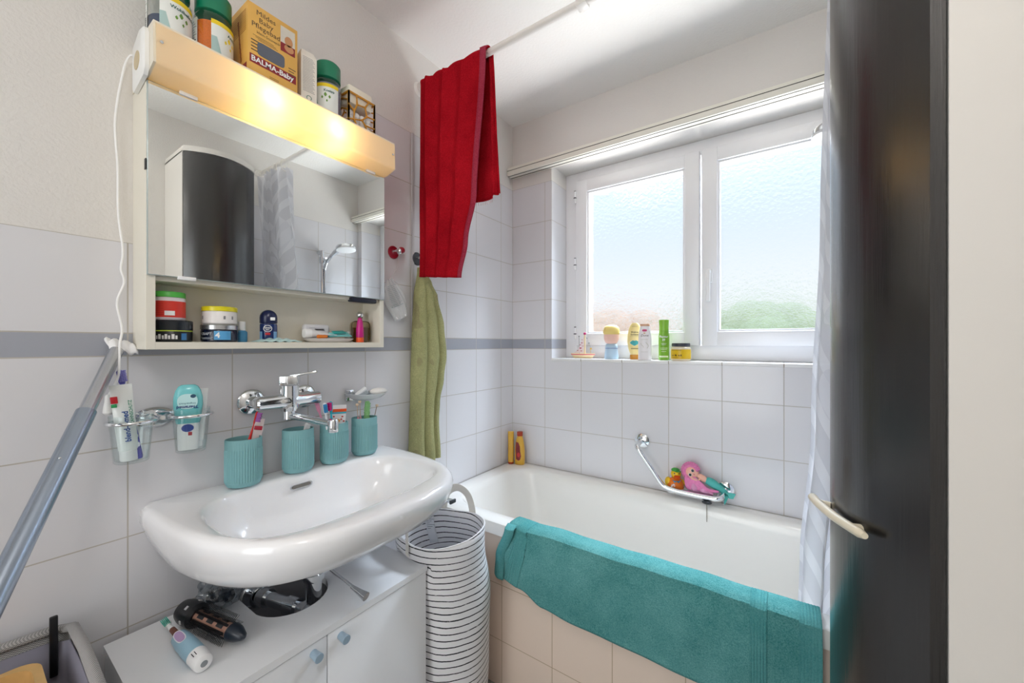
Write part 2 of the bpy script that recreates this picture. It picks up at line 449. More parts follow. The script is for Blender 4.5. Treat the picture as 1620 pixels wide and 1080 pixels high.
# ---- what stands outside, blurred by the glass
def leafy(name, label, x, y, h, w, col, seed):
    r = random.Random(seed); bm = BM()
    for i in range(26):
        a = r.uniform(0, 2*PI); rr = r.uniform(0, 1)**0.5*w; zz = h*(0.45+0.55*r.random())
        ball(bm, (x+rr*math.cos(a), y+rr*math.sin(a)*0.5, zz-0.3), r.uniform(.5, 1.0), None, r.uniform(.4, .8), 10, 7)
    o = single(name, label, 'tree', bm, mat(col, 0.9, var=0.5, nscale=3), group='trees outside the window', base=(x, y, 0))
    tr = BM(); lathe(tr, [(0.25, 0), (0.16, h*0.6)], (0, 0, 0), 10); t = mesh_obj('trunk', tr, mat('#6a5646', 0.9)); t.parent = o
for i, (x, y, h, w, c) in enumerate(((-11.5, 16, 2.9, 2.2, '#c8c6a0'), (-5.0, 15, 2.6, 1.9, '#dcb89c'), (0.6, 16, 2.7, 2.2, '#a8b48a'))):
    leafy('garden_tree', ('pale yellow-green tree blurred behind the left window pane', 'reddish tree blurred low behind the glass between the two panes', 'green tree blurred behind the right window pane')[i], x, y, h, w, c, i)
struct('ground', box(BM(), -40, 0.4, -3.2, 30, 60, -3.0), mat('#d5d2ca', 0.95, nscale=1, var=0.2), smooth=False)

# ---- curtain track on the window wall
t = Thing('curtain_track', 'long cream box-shaped curtain track above the window', 'curtain track', (0.8, 0, 2.12))
t.part('track_body', box(BM(), 0.004, -0.058, 2.116, 1.596, -0.001, 2.156, 0.003), mat('#ece9dd', 0.4), w=True)
g = BM(); box(g, 0.006, -0.0590, 2.139, 1.594, -0.055, 2.1415); box(g, 0.006, -0.050, 2.1145, 1.594, -0.046, 2.117); box(g, 0.006, -0.022, 2.1145, 1.594, -0.018, 2.117)
t.part('slot', g, mat('#4c4a44', 0.7), w=True, smooth=False)

# ================================================================ BATH
t = Thing('bathtub', 'white enamel bathtub built in under the window with tiled front', 'bathtub', (0.8, -0.32, FZ))
bx, by = 0.8, -0.3225
RZ = 0.612
rings = [rrect(bx, by, 0.798, 0.3215, 0.004, RZ-0.043), rrect(bx, by, 0.798, 0.3215, 0.004, RZ-0.012), rrect(bx, by, 0.795, 0.3185, 0.008, RZ-0.003), rrect(bx, by, 0.788, 0.312, 0.012, RZ),
         rrect(bx, by+0.004, 0.725, 0.262, 0.13, RZ), rrect(bx, by+0.004, 0.715, 0.252, 0.125, RZ-0.006), rrect(bx, by+0.004, 0.705, 0.244, 0.12, RZ-0.025),
         rrect(bx+.01, by+0.004, 0.68, 0.232, 0.12, RZ-0.12), rrect(bx+.02, by+0.004, 0.64, 0.215, 0.12, RZ-0.27), rrect(bx+.03, by+0.004, 0.59, 0.190, 0.12, RZ-0.38),
         rrect(bx+.03, by+0.004, 0.54, 0.155, 0.11, RZ-0.42), rrect(bx+.03, by+0.004, 0.30, 0.05, 0.04, RZ-0.428)]
t.part('tub', loft(BM(), rings, cap0=False), ENAMEL, w=True)
t.part('tiled_front', box(BM(), 0.001, -0.625, FZ, 1.599, -0.600, RZ-0.043), tile_mat('tiles_bath_front', 0.183, 0, 'front', '#f0ddcd', '#bfa88c'), w=True, smooth=False)
d = BM(); lathe(d, [(0.028, 0), (0.028, 0.004), (0.02, 0.005)], (bx+0.1, by, RZ-0.427), 24); t.part('drain', d, CHROME, w=True)

# ================================================================ WASHBASIN
YC = -1.165
def F_out(x, y):                      # D-shaped outline
    if x < 0: return 9
    return abs((y-YC)/0.326)**3.2 + (x/0.500)**3.2
def F_bas(x, y):
    xc = 0.255+0.02*((y-YC)/0.27)**2*0
    hx = 0.175-0.010*((y-YC)/0.27)
    return abs((y-YC+0.002)/0.268)**3.4 + abs((x-xc)/hx)**2.9
def polar(F, cx, cy, N, z, grow=0.0, sc=1.0, off=(0, 0)):
    out = []
    for i in range(N):
        a = 2*PI*i/N; dx, dy = math.cos(a), math.sin(a); lo, hi = 0.0, 0.8
        for _ in range(32):
            m = (lo+hi)/2
            if F(cx+dx*m, cy+dy*m) < 1: lo = m
            else: hi = m
        r = (lo+grow)*sc
        out.append(Vector((max(0.0005, cx+dx*r+off[0]), cy+dy*r+off[1], z)))
    return out
N = 96; cx = 0.24
t = Thing('washbasin', 'wide white ceramic washbasin mounted on the tiled left wall', 'washbasin', (0, YC, 0.72))
SZ = 0.875
def under(sx, sy, z):                 # squeezed copy of the outline about the wall line
    r = polar(F_out, cx, YC, N, z)
    return [Vector((p.x*sx, YC+(p.y-YC)*sy, z+(0.02*(1-min(1, p.x/0.2)) if sx < 0.97 else 0))) for p in r]
rings = [under(0.30, 0.30, 0.722), under(0.46, 0.52, 0.724), under(0.62, 0.74, 0.733), under(0.78, 0.88, 0.750), under(0.90, 0.955, 0.780), under(0.965, 0.988, 0.812), under(0.995, 1.0, 0.842),
         under(1.0, 1.0, 0.858), polar(F_out, cx, YC, N, 0.868, -0.003), polar(F_out, cx, YC, N, 0.8745, -0.010), polar(F_out, cx, YC, N, 0.876, -0.020),
         polar(F_bas, 0.255, YC, N, 0.8745, 0.010), polar(F_bas, 0.255, YC, N, 0.873, 0.001), polar(F_bas, 0.255, YC, N, 0.866, -0.007), polar(F_bas, 0.255, YC, N, 0.845, -0.014),
         polar(F_bas, 0.255, YC, N, 0.80, -0.032), polar(F_bas, 0.255, YC, N, 0.765, -0.062), polar(F_bas, 0.255, YC, N, 0.748, -0.10), polar(F_bas, 0.255, YC, N, 0.742, 0, 0.25)]
t.part('basin', loft(BM(), rings), CERAMIC, w=True)
sl = BM(); pts = []
for i in range(24):
    a = 2*PI*i/24; pts.append((math.cos(a)*0.006, math.sin(a)*0.008+(0.022 if math.sin(a) > 0 else -0.022)))
loft(sl, [[Vector((0.102-0.10*zz, -1.178+yy, 0.846+zz)) for zz, yy in pts], [Vector((0.104-0.10*zz, -1.178+yy, 0.847+zz)) for zz, yy in pts]])
ov = t.part('overflow_rim', sl, CHROME, w=True)
sl = BM(); loft(sl, [[Vector((0.1045-0.10*zz*.7, -1.178+yy*.86, 0.8465+zz*.7)) for zz, yy in pts], [Vector((0.1052-0.10*zz*.7, -1.178+yy*.86, 0.8468+zz*.7)) for zz, yy in pts]])
t.part('overflow_slot', sl, mat('#77736e', 0.6), ov, w=True)
d = BM(); lathe(d, [(0.024, 0), (0.024, 0.004), (0.018, 0.006), (0.004, 0.007)], (0.24, YC-0.035, 0.7415), 24); t.part('plug', d, CHROME, w=True)

# ---- waste trap below the basin
t = Thing('drain_trap', 'chrome bottle trap and pipe between washbasin and cabinet cut-out', 'drain pipe', (0.2, -1.2, 0.45))
px, py = 0.205, -1.198
b = BM(); lathe(b, [(0.021, 0.645), (0.021, 0.7215)], (px, py, 0), 24); lathe(b, [(0.0255, 0.636), (0.0265, 0.64), (0.0265, 0.652), (0.022, 0.656)], (px, py, 0), 24)
t.part('waste_body', b, CHROME, w=True)
b = BM(); lathe(b, [(0.0185, 0.56), (0.0185, 0.64)], (px, py, 0), 24); t.part('tailpipe', b, CHROME, w=True)
b = BM(); lathe(b, [(0.026, 0.40), (0.033, 0.41), (0.033, 0.545), (0.030, 0.552), (0.032, 0.556), (0.032, 0.572), (0.020, 0.578)], (px, py, 0), 32); t.part('bottle', b, CHROME, w=True)
b = BM(); tube(b, [(px, py, 0.545), (0.10, py-0.025, 0.545), (0.0, py-0.048, 0.545)], 0.0175, 20); tube(b, [(0.150, py-0.013, 0.545), (0.118, py-0.021, 0.545)], 0.0235, 24); tube(b, [(0.045, py-0.038, 0.545), (0.018, py-0.044, 0.545)], 0.023, 24)
t.part('wall_pipe', b, CHROME, w=True)
b = BM(); lathe(b, [(0.042, 0.0005), (0.040, 0.006), (0.026, 0.018)], n=28, M=Matrix.Translation((0, py-0.048, 0.545)) @ Matrix.Rotation(PI/2, 4, 'Y')); t.part('wall_rosette', b, CHROME, w=True)
b = BM(); tube(b, [(px+0.008, py+0.010, 0.675), (px+0.040, py+0.014, 0.670)], 0.0135, 20); kn = t.part('pivot_nut', b, CHROME, w=True)
b = BM(); tube(b, [(px+0.035, py+0.013, 0.671), (0.345, -1.162, 0.632)], 0.0035, 10); r = t.part('lever_rod', b, STEEL, w=True)
b = BM(); tube(b, [(0.320, -1.167, 0.639), (0.345, -1.162, 0.632), (0.366, -1.158, 0.626)], [0.0045, 0.0070, 0.0105], 18); t.part('lever_knob', b, STEEL, r, w=True)

# ---- vanity cabinet
t = Thing('vanity_cabinet', 'low white two-door cabinet under the washbasin with cut-out top', 'cabinet', (0.18, -1.245, FZ))
TX, Y0, Y1, TZ = 0.352, -1.545, -0.947, 0.600
hole = [(0.014, -1.318), (0.10, -1.320)] + [(0.160+0.090*math.sin(a), -1.235-0.086*math.cos(a)) for a in [PI*k/18 for k in range(1, 18)]] + [(0.10, -1.150), (0.014, -1.148)]
# the board: outline going round the U-shaped hole from the back edge
outl = [(0.014, Y1), (TX, Y1), (TX, Y0), (0.014, Y0)]
bm = BM(); pts = outl + hole
lo = [bm.verts.new((x, y, TZ-0.016)) for x, y in pts]; hi = [bm.verts.new((x, y, TZ)) for x, y in pts]
n = len(pts)
for i in range(n): bm.faces.new((lo[i], lo[(i+1) % n], hi[(i+1) % n], hi[i]))
f1 = bm.faces.new(hi); f2 = bm.faces.new(list(reversed(lo)))
bmesh.ops.triangulate(bm, faces=[f1, f2])
t.part('top', bm, WLAC, w=True, smooth=False)
wall = []
hp = [p for p in hole]
b = BM(); loft(b, [[Vector((x, y, TZ-0.005)) for x, y in hp], [Vector((x, y, TZ-0.10)) for x, y in hp]], closed=False, cap0=False, cap1=False)
b = BM()
box(b, 0.016, Y0+0.002, FZ, TX-0.022, Y0+0.018, TZ-0.016); box(b, 0.016, Y1-0.018, FZ, TX-0.022, Y1-0.002, TZ-0.016); box(b, 0.016, Y0, FZ+0.05, TX-0.022, Y1, FZ+0.066); box(b, 0.30, -1.254, FZ, TX-0.022, -1.238, TZ-0.016)
t.part('carcass', b, WLAC, w=True, smooth=False)
for (ya, yb, ky) in ((Y0+0.002, -1.2475, -1.278), (-1.2445, Y1-0.002, -1.214)):
    dd = t.part('door', box(BM(), TX-0.020, ya, FZ+0.04, TX-0.003, yb, TZ-0.019, 0.001), WLAC, w=True)
    k = BM(); tube(k, [(TX-0.003, ky, 0.560), (TX+0.003, ky, 0.560), (TX+0.021, ky, 0.560), (TX+0.022, ky, 0.560)], [0.0085, 0.0085, 0.0100, 0.0090], 20)
    t.part('knob', k, mat('#9db3c4', 0.35), dd, w=True, label='grey-blue round door knob')

# ---- faucet
t = Thing('faucet', 'chrome wall-mounted mixer tap with swivel spout above the washbasin', 'faucet', (0, -1.19, 1.05))
zf = 1.078
for y in (-1.262, -1.118):
    b = BM(); lathe(b, [(0.034, 0.0005), (0.034, 0.006), (0.030, 0.010), (0.017, 0.014), (0.016, 0.05)], n=32, M=Matrix.Translation((0, y, zf)) @ Matrix.Rotation(PI/2, 4, 'Y'))
    t.part('wall_flange', b, CHROME, w=True)
b = BM(); tube(b, [(0.062, -1.276, zf), (0.062, -1.272, zf), (0.062, -1.215, zf), (0.062, -1.20, zf), (0.062, -1.18, zf), (0.062, -1.165, zf), (0.062, -1.108, zf), (0.062, -1.104, zf)], [0.014, 0.0185, 0.0195, 0.025, 0.025, 0.0195, 0.0185, 0.014], 28)
lathe(b, [(0.021, -0.028), (0.026, -0.01), (0.0245, 0.018), (0.0240, 0.03), (0.0240, 0.042)], (0.062, -1.19, zf), 32)
t.part('mixer_body', b, CHROME, w=True)
b = BM(); box(b, -0.022, -0.021, 0.044, 0.024, 0.021, 0.070, 0.004, M=Matrix.Translation((0.062, -1.19, zf)) @ Matrix.Rotation(0.9, 4, 'Z'))
box(b, 0.060, -1.203, zf+0.064, 0.135, -1.177, zf+0.071, 0.003, M=Matrix.Translation((0.062, -1.19, zf+0.066)) @ Matrix.Rotation(0.9, 4, 'Z') @ Matrix.Rotation(-0.16, 4, 'Y') @ Matrix.Translation((-0.062, 1.19, -zf-0.066)))
t.part('lever', b, CHROME, w=True)
b = BM(); lathe(b, [(0.015, -0.052), (0.017, -0.050), (0.017, -0.028)], (0.062, -1.19, zf), 24)
tube(b, spline([(0.064, -1.190, zf-0.042), (0.11, -1.176, zf-0.045), (0.17, -1.156, zf-0.053), (0.198, -1.147, zf-0.056)], 4), [0.0120]*4+[0.0115]*4+[0.011]*4+[0.011], 18, flat=0.8)
lathe(b, [(0.0125, -0.078), (0.0135, -0.076), (0.0135, -0.048), (0.011, -0.044)], (0.203, -1.145, zf), 24)
t.part('spout', b, CHROME, w=True)

# ---- chrome towel arm below the right end of the basin
t = Thing('towel_arm', 'short chrome towel arm sticking out below the right end of the washbasin', 'towel rail', (0, -0.80, 0.722))
b = BM(); tube(b, [(0, -0.812, 0.722), (0.31, -0.802, 0.722)], 0.0045, 12); tube(b, [(0, -0.800, 0.722), (0.31, -0.790, 0.722)], 0.0045, 12); t.part('bar', b, CHROME, w=True)
b = BM(); box(b, 0.0005, -0.825, 0.705, 0.012, -0.785, 0.739, 0.003); t.part('wall_plate', b, CHROME, w=True)
b = BM(); box(b, 0.306, -0.809, 0.716, 0.313, -0.783, 0.728, 0.002); t.part('end_cap', b, mat('#4a4c50', 0.4, 0.5), w=True)

# ================================================================ MIRROR CABINET
t = Thing('mirror_cabinet', 'cream mirror cabinet with open bottom shelf above the washbasin', 'mirror cabinet', (0, -1.2, 1.224))
MC = mat('#e9e4d6', 0.4, var=0.03)
b = BM(); box(b, 0.0006, -1.497, 1.224, 0.098, -1.481, 1.790, 0.001); box(b, 0.0006, -0.919, 1.224, 0.098, -0.903, 1.79, 0.001)
box(b, 0.0006, -1.4815, 1.224, 0.098, -0.9185, 1.240, 0.001); box(b, 0.0006, -1.4815, 1.24, 0.006, -0.9185, 1.79); box(b, 0.006, -1.4815, 1.372, 0.090, -0.9185, 1.384)
t.part('body', b, MC, w=True, smooth=False)
MIR = NT('mirror_glass'); MIR.set('#f4f7f6', 0.0, 1.0); MIR.s = None
mb = t.part('backing', box(BM(), 0.098, -1.496, 1.381, 0.1045, -0.905, 1.786, 0.0008), mat('#b9c4c4', 0.3, 0.3), w=True)
m_ = t.part('mirror', box(BM(), 0.1046, -1.4945, 1.3825, 0.1052, -0.9065, 1.7845), MIR.m, mb, w=True, smooth=False, label='large frameless mirror door')
for y, z in ((-1.427, 1.787), (-0.959, 1.787), (-1.43, 1.3805)):
    t.part('clip', box(BM(), 0.100, y-0.016, z-0.004, 0.1085, y+0.016, z+0.004, 0.001), WHITE, w=True)
t.part('finger_pull', box(BM(), 0.080, -1.025, 1.366, 0.105, -0.935, 1.3805, 0.004), mat('#14182a', 0.4), w=True, label='dark blue finger grip')
t.part('edge_lock', box(BM(), 0.095, -1.4985, 1.60, 0.104, -1.4968, 1.622), BLACKP, w=True)
# lamp on top: cream housing with a translucent cover and two bulbs inside
L = Thing('mirror_lamp', 'lit cream strip lamp running along the top of the mirror cabinet', 'lamp', (0.08, -1.2, 1.79))
b = BM(); box(b, 0.0006, -1.492, 1.7915, 0.060, -0.905, 1.884); box(b, 0.0006, -1.497, 1.884, 0.150, -0.900, 1.890, 0.001)
L.part('housing', b, CREAM, w=True, smooth=False)
for y in (-1.4975, -0.9045):
    pr = [(0.0006, 1.884), (0.150, 1.884), (0.153, 1.804), (0.112, 1.7915), (0.0006, 1.7915)]
    b = BM(); loft(b, [[Vector((x, y, z)) for x, z in pr], [Vector((x, y+0.0045, z)) for x, z in pr]]); L.part('end_cap', b, CREAM, w=True, smooth=False)
tc = NT('lamp_cover'); tc.n.remove(tc.b)
df = tc.new('ShaderNodeBsdfDiffuse'); df.inputs[0].default_value = lin('#f6ecd8'); tl = tc.new('ShaderNodeBsdfTranslucent'); tl.inputs[0].default_value = lin('#fff0cc')
mx = tc.new('ShaderNodeMixShader'); mx.inputs[0].default_value = 0.5; tc.link(df.outputs[0], mx.inputs[1]); tc.link(tl.outputs[0], mx.inputs[2]); tc.link(mx.outputs[0], tc.out.inputs[0])
pr = [(0.149, 1.8845), (0.1525, 1.884), (0.1545, 1.88), (0.1550, 1.812), (0.1535, 1.805), (0.150, 1.8015), (0.112, 1.7910), (0.075, 1.7905)]
b = BM(); loft(b, [[Vector((x, -1.4935, z)) for x, z in pr], [Vector((x, -0.9035, z)) for x, z in pr]], closed=False, cap0=False, cap1=False)
L.part('cover', b, tc.m, w=True)
em = NT('bulb_glow'); em.set('#ffdca0', 0.5, Emission_Color=(1.0, 0.70, 0.36, 1), Emission_Strength=3.2)
for y in (-1.275, -1.105):
    b = BM(); tube(b, [(0.105, y-0.045, 1.842), (0.105, y-0.035, 1.842), (0.105, y+0.035, 1.842), (0.105, y+0.045, 1.842)], [0.006, 0.015, 0.015, 0.006], 16)
    L.part('bulb', b, em.m, w=True)
    d = bpy.data.lights.new('bulb_light', 'POINT'); d.energy = 0.10; d.color = (1.0, 0.82, 0.50); d.shadow_soft_size = 0.012
    o = bpy.data.objects.new('bulb_light', d); COL.objects.link(o); o.location = (0.128, y, 1.842)
for y in (-1.485, -0.912):
    b = BM(); tube(b, [(0.1545, y, 1.848), (0.1565, y, 1.848)], 0.003, 12); L.part('screw', b, STEEL, w=True)
# socket on the left end
S = Thing('wall_socket', 'cream power socket on the left end of the mirror lamp', 'socket', (0.08, -1.50, 1.79))
b = BM()
pts = [(0.045, 1.775), (0.118, 1.787), (0.128, 1.80), (0.128, 1.872), (0.120, 1.884), (0.098, 1.888), (0.045, 1.868)]
b = BM(); loft(b, [[Vector((x, -1.4978, z)) for x, z in pts], [Vector((x, -1.5045, z)) for x, z in pts], [Vector((0.085+(x-0.085)*0.93, -1.507, 1.83+(z-1.83)*0.93)) for x, z in pts]]); S.part('plate', b, WPLAST, w=True)
b = BM(); lathe(b, [(0.019, 0), (0.019, 0.0012)], n=28, M=Matrix.Translation((0.082, -1.5068, 1.828)) @ Matrix.Rotation(PI/2, 4, 'X')); S.part('recess', b, mat('#c9b896', 0.5), w=True)

# charging cable from the socket down to the glass
b = BM(); c = spline([(0.030, -1.4985, 1.862), (0.022, -1.506, 1.862), (0.012, -1.514, 1.83), (0.007, -1.526, 1.72), (0.006, -1.522, 1.62), (0.006, -1.521, 1.52), (0.006, -1.514, 1.44), (0.006, -1.517, 1.40), (0.006, -1.512, 1.37), (0.006, -1.523, 1.325), (0.009, -1.516, 1.27), (0.035, -1.524, 1.235), (0.062, -1.530, 1.19), (0.062, -1.532, 1.165), (0.060, -1.545, 1.13)], 8)
tube(b, c, 0.0022, 8); single('charging_cable', 'thin white charging cable hanging down the wall left of the mirror cabinet', 'cable', b, WHITE, base=(0.006, -1.52, 1.13))

# ================================================================ TALL CABINET ON THE RIGHT
t = Thing('tall_cabinet', 'tall narrow cabinet with curved black wood door and white sides', 'cabinet', (1.43, -0.95, FZ))
def arc(y, o=0.0): return 1.254+o+3.4*(y+0.95)**2
def slab(ya, yb, z0, z1, o0, o1, n=20, xb=None):
    ys = [ya+(yb-ya)*i/n for i in range(n+1)]
    f = [Vector((arc(y, o0), y, 0)) for y in ys]
    k = [Vector((xb if xb else arc(y, o1), y, 0)) for y in reversed(ys)]
    r = f+k
    return [[Vector((p.x, p.y, z0)) for p in r], [Vector((p.x, p.y, z1)) for p in r]]
CW = mat('#ddd9d3', 0.4, var=0.03, nscale=4)
b = BM(); box(b, arc(-1.10, 0.014), -1.100, FZ, 1.599, -1.082, 2.15, 0.001); box(b, arc(-0.80, 0.014), -0.818, FZ, 1.599, -0.800, 2.15, 0.001); t.part('side_panel', b, CW, w=True, smooth=False)
b = BM(); loft(b, slab(-1.10, -0.80, 2.143, 2.168, -0.002, 0, xb=1.599)); t.part('top_panel', b, CW, w=True)
b = BM(); loft(b, slab(-1.081, -0.819, FZ, FZ+0.07, 0.03, 0, xb=1.599)); t.part('plinth', b, CW, w=True)
BW = NT('black_stained_wood'); co = BW.coord(); gr = BW.noise(60, 4, BW.scale(co, (1, 1, 0.03)), 0.7)
BW.set(BW.mix(gr, lin('#0f0f12'), lin('#24211f')), BW.M('ADD', 0.16, BW.M('MULTIPLY', gr, 0.16)), spec=0.8, Coat_Weight=0.3, Coat_Roughness=0.25)
BW.bump(gr, 0.35, 0.0015)
b = BM(); loft(b, slab(-1.0995, -0.8005, FZ+0.075, 2.140, 0, 0.0125, 28)); dr = t.part('door', b, BW.m, w=True, label='curved black-stained wooden door')
b = BM(); c = spline([(1.2320, -0.922, 0.985), (1.240, -0.965, 0.987), (1.256, -1.015, 0.988), (1.279, -1.066, 0.990)], 6)
tube(b, c, [0.004]+[0.0065]*(len(c)-2)+[0.004], 16)
tube(b, [(1.2365, -0.950, 0.985), (1.2545, -0.954, 0.985)], 0.0055, 14); tube(b, [(1.266, -1.040, 0.988), (1.283, -1.034, 0.988)], 0.0055, 14)
t.part('handle', b, mat('#eee3cb', 0.3), dr, w=True, label='cream bow handle')

# ================================================================ SHOWER
t = Thing('shower_set', 'chrome shower rail and hand shower on the tiled right wall', 'shower', (1.6, -0.29, 1.2))
b = BM(); tube(b, [(1.560, -0.295, 1.16), (1.560, -0.295, 1.86)], 0.010, 14)
for z in (1.17, 1.85): tube(b, [(1.599, -0.295, z), (1.56, -0.295, z)], [0.016, 0.013], 16)
t.part('rail', b, CHROME, w=True)
b = BM(); tube(b, [(1.56, -0.295, 1.775), (1.56, -0.295, 1.815)], 0.019, 18); tube(b, [(1.56, -0.295, 1.795), (1.525, -0.285, 1.80)], 0.013, 14); t.part('slider', b, CHROME, w=True)
b = BM(); tube(b, spline([(1.545, -0.287, 1.735), (1.52, -0.283, 1.785), (1.46, -0.278, 1.825), (1.39, -0.274, 1.852)], 5), [0.010]*6+[0.012]*5+[0.016]*5, 14)
h = t.part('hand_shower', b, CHROME, w=True)
Mh = Matrix.Translation((1.325, -0.27, 1.845)) @ Matrix.Rotation(0.14, 4, 'Y')
b = BM(); lathe(b, [(0.02, 0.022), (0.055, 0.018), (0.060, 0.010), (0.060, -0.002)], n=32, M=Mh); t.part('shower_head', b, CHROME, h, w=True)
b = BM(); lathe(b, [(0.059, -0.002), (0.059, -0.010), (0.045, -0.014)], n=32, M=Mh); t.part('spray_face', b, mat('#e6e8ea', 0.3), h, w=True, label='pale spray face')
b = BM(); tube(b, spline([(1.545, -0.287, 1.735), (1.548, -0.284, 1.60), (1.552, -0.275, 1.40), (1.548, -0.262, 1.15), (1.55, -0.30, 0.95), (1.57, -0.34, 0.88), (1.585, -0.34, 0.90)], 8), 0.0065, 10); t.part('hose', b, STEEL, w=True)

# ================================================================ CURTAIN ROD + CURTAIN
ry, rz = -0.660, 2.250
t = Thing('curtain_rod', 'white shower curtain rod running across the room below the ceiling', 'curtain rod', (0.8, ry, rz))
RW = mat('#e9e5e0', 0.35, var=0.03)
b = BM(); tube(b, [(0.0005, ry, rz), (1.5995, ry, rz)], 0.0115, 20); t.part('rod', b, RW, w=True)
for x, s in ((0.0005, 1), (1.5995, -1)):
    b = BM(); tube(b, [(x, ry, rz), (x+s*0.012, ry, rz)], [0.028, 0.022], 20); t.part('wall_flange', b, RW, w=True)
b = BM(); tube(b, [(0.705, ry, rz+0.008), (0.705, ry, 2.3995)], 0.0095, 14); box(b, 0.688, ry-0.016, rz-0.015, 0.722, ry+0.016, rz+0.015, 0.004); lathe(b, [(0.026, 2.390), (0.028, 2.3995)], (0.705, ry, 0), 20)
t.part('ceiling_hanger', b, RW, w=True)
cm = NT('leaf_curtain'); co = cm.coord('UV'); U = cm.sep(co)
# broad leaves with chevron ribs
uu = cm.M('MULTIPLY', U[0], 4.0); fu = cm.M('ABSOLUTE', cm.M('SUBTRACT', cm.M('FRACT', uu), 0.5))
rib = cm.M('FRACT', cm.M('ADD', cm.M('MULTIPLY', U[1], 15.0), cm.M('MULTIPLY', fu, -3.2)))
stripe = cm.M('GREATER_THAN', rib, 0.62); mid = cm.M('LESS_THAN', fu, 0.035)
big = cm.noise(3.0, 1, cm.scale(co, (2.0, 1.6, 1)))
leaf = cm.M('GREATER_THAN', big, 0.42)
f = cm.M('MAXIMUM', cm.M('MULTIPLY', stripe, 0.9), mid)
c1 = cm.mix(f, lin('#dedee2'), lin('#efeff2')); c2 = cm.mix(cm.M('MULTIPLY', stripe, 0.5), lin('#eaeaee'), lin('#dedee4'))
cc = cm.mix(leaf, c2, c1)
cm.n.remove(cm.b); df = cm.new('ShaderNodeBsdfDiffuse'); tl = cm.new('ShaderNodeBsdfTranslucent'); cm.link(cc, df.inputs[0]); cm.link(cc, tl.inputs[0])
mx = cm.new('ShaderNodeMixShader'); mx.inputs[0].default_value = 0.42; cm.link(df.outputs[0], mx.inputs[1]); cm.link(tl.outputs[0], mx.inputs[2])
tr = cm.new('ShaderNodeBsdfTransparent'); m2 = cm.new('ShaderNodeMixShader'); m2.inputs[0].default_value = 0.10; cm.link(mx.outputs[0], m2.inputs[1]); cm.link(tr.outputs[0], m2.inputs[2]); cm.link(m2.outputs[0], cm.out.inputs[0])
def curt(u, v):
    z = 0.43+(2.215-0.43)*v
    k = interp([(0, 0), (0.28, 0.15), (1, 1)], v)
    xl = interp([(0, 1.215), (0.15, 1.225), (0.35, 1.246), (0.6, 1.262), (1, 1.276)], v); xr = 1.565
    yc = interp([(0, -0.525), (0.12, -0.530), (0.30, -0.60), (1, -0.66)], v)
    amp = interp([(0, 0.035), (0.12, 0.038), (1, 0.034)], v)
    ph = 2*PI*5.2*u
    x = xl+(xr-xl)*(u+0.028*math.sin(ph*2+0.5)*(0.3+0.7*(1-v)))
    return (x, yc+amp*math.sin(ph+0.8*math.sin(3*v))+0.008*math.sin(ph*2.3+4*v), z)
b = BM(); uvl = b.loops.layers.uv.new('UVMap'); NU, NV = 150, 60
grid(b, curt, NU, NV)
b.verts.ensure_lookup_table(); b.verts.index_update()
for f_ in b.faces:
    for lp in f_.loops:
        i = lp.vert.index; lp[uvl].uv = ((i//(NV+1))/NU, (i % (NV+1))/NV)
t = Thing('shower_curtain', 'white and grey leaf-patterned shower curtain bunched at the right end of the rod', 'shower curtain', (1.42, -0.66, 0.43))
t.part('cloth', b, cm.m, w=True)
for i in range(6):
    x = 1.295+i*0.050; b = BM(); M = Matrix.Translation((x, ry, rz-0.020)) @ Matrix.Rotation(0.25*math.sin(i*2.1), 4, 'Z')
    tube(b, [M @ Vector((0.003*math.sin(a), 0.021*math.cos(a), 0.034*math.sin(a))) for a in [2*PI*k/24 for k in range(24)]], 0.0016, 8, closed=True)
    t.part('curtain_ring', b, mat('#f0ece2', 0.3), w=True)

# ================================================================ TOWELS
RT = terry_mat('red_terry', '#cc1f2d', '#8c0f1a'); RB = terry_mat('red_border', '#b84a5e', '#96243a')
def fold(u, v, s=0.0):
    q = max(0.0, 1-u*1.35); return 0.016*(abs(math.sin(u*12.5+0.6+s+0.5*v))**0.6-0.6)*(0.35+0.9*q)+0.005*math.sin(u*23+s*2+2*v)*(0.5+q)+0.004*math.sin(u*5+v*7)
t = Thing('red_towel', 'large dark red bath towel hanging over the white curtain rod', 'towel', (0.19, -0.66, 1.46))
def redf(u, v):              # v: 0 front hem .. 0.62 rod .. 1 back hem
    if v < 0.60:
        k = v/0.60; z = 1.468+(2.256-1.468)*k; hem = 0.045*(1-u)*(1-k)
        xl = interp([(0, 0.046), (0.5, 0.030), (1, 0.028)], k); xr = interp([(0, 0.264), (0.16, 0.292), (0.36, 0.326), (1, 0.357)], k)
        y = -0.680-0.016*(1-k)+fold(u, v)*(0.7+0.5*k)-0.006
        return (xl+(xr-xl)*u, y, z+hem*0.55)
    if v < 0.68:
        a = PI*(v-0.60)/0.08
        return (0.030+(0.357-0.030+0.0)*u, ry-0.0165*math.cos(a)*(1+0.15*fold(u, v)/0.01), rz+0.0035+0.0145*math.sin(a)+fold(u, 1)*0.30)
    k = (v-0.68)/0.32; z = 2.256-(2.256-1.752)*k
    xl = 0.030; xr = 0.357-0.012*k
    return (xl+(xr-xl)*u, -0.640+0.014*k+fold(u, v, 2)*0.8, z)
b = BM(); grid(b, redf, 60, 110); t.part('cloth', b, RT, w=True, solid=0.006)
b = BM(); grid(b, lambda u, v: tuple(Vector(redf(0.945+0.07*u, v*0.61))+Vector((0, -0.0045, 0))), 3, 90); t.part('side_border', b, RB, w=True, solid=0.003, label='paler woven side border')
b = BM()
for i in range(36):
    u = i/35; p = Vector(redf(u, 1.0)); tube(b, [p, p+Vector((0.001*math.sin(i*5), 0, -0.013))], 0.0010, 5)
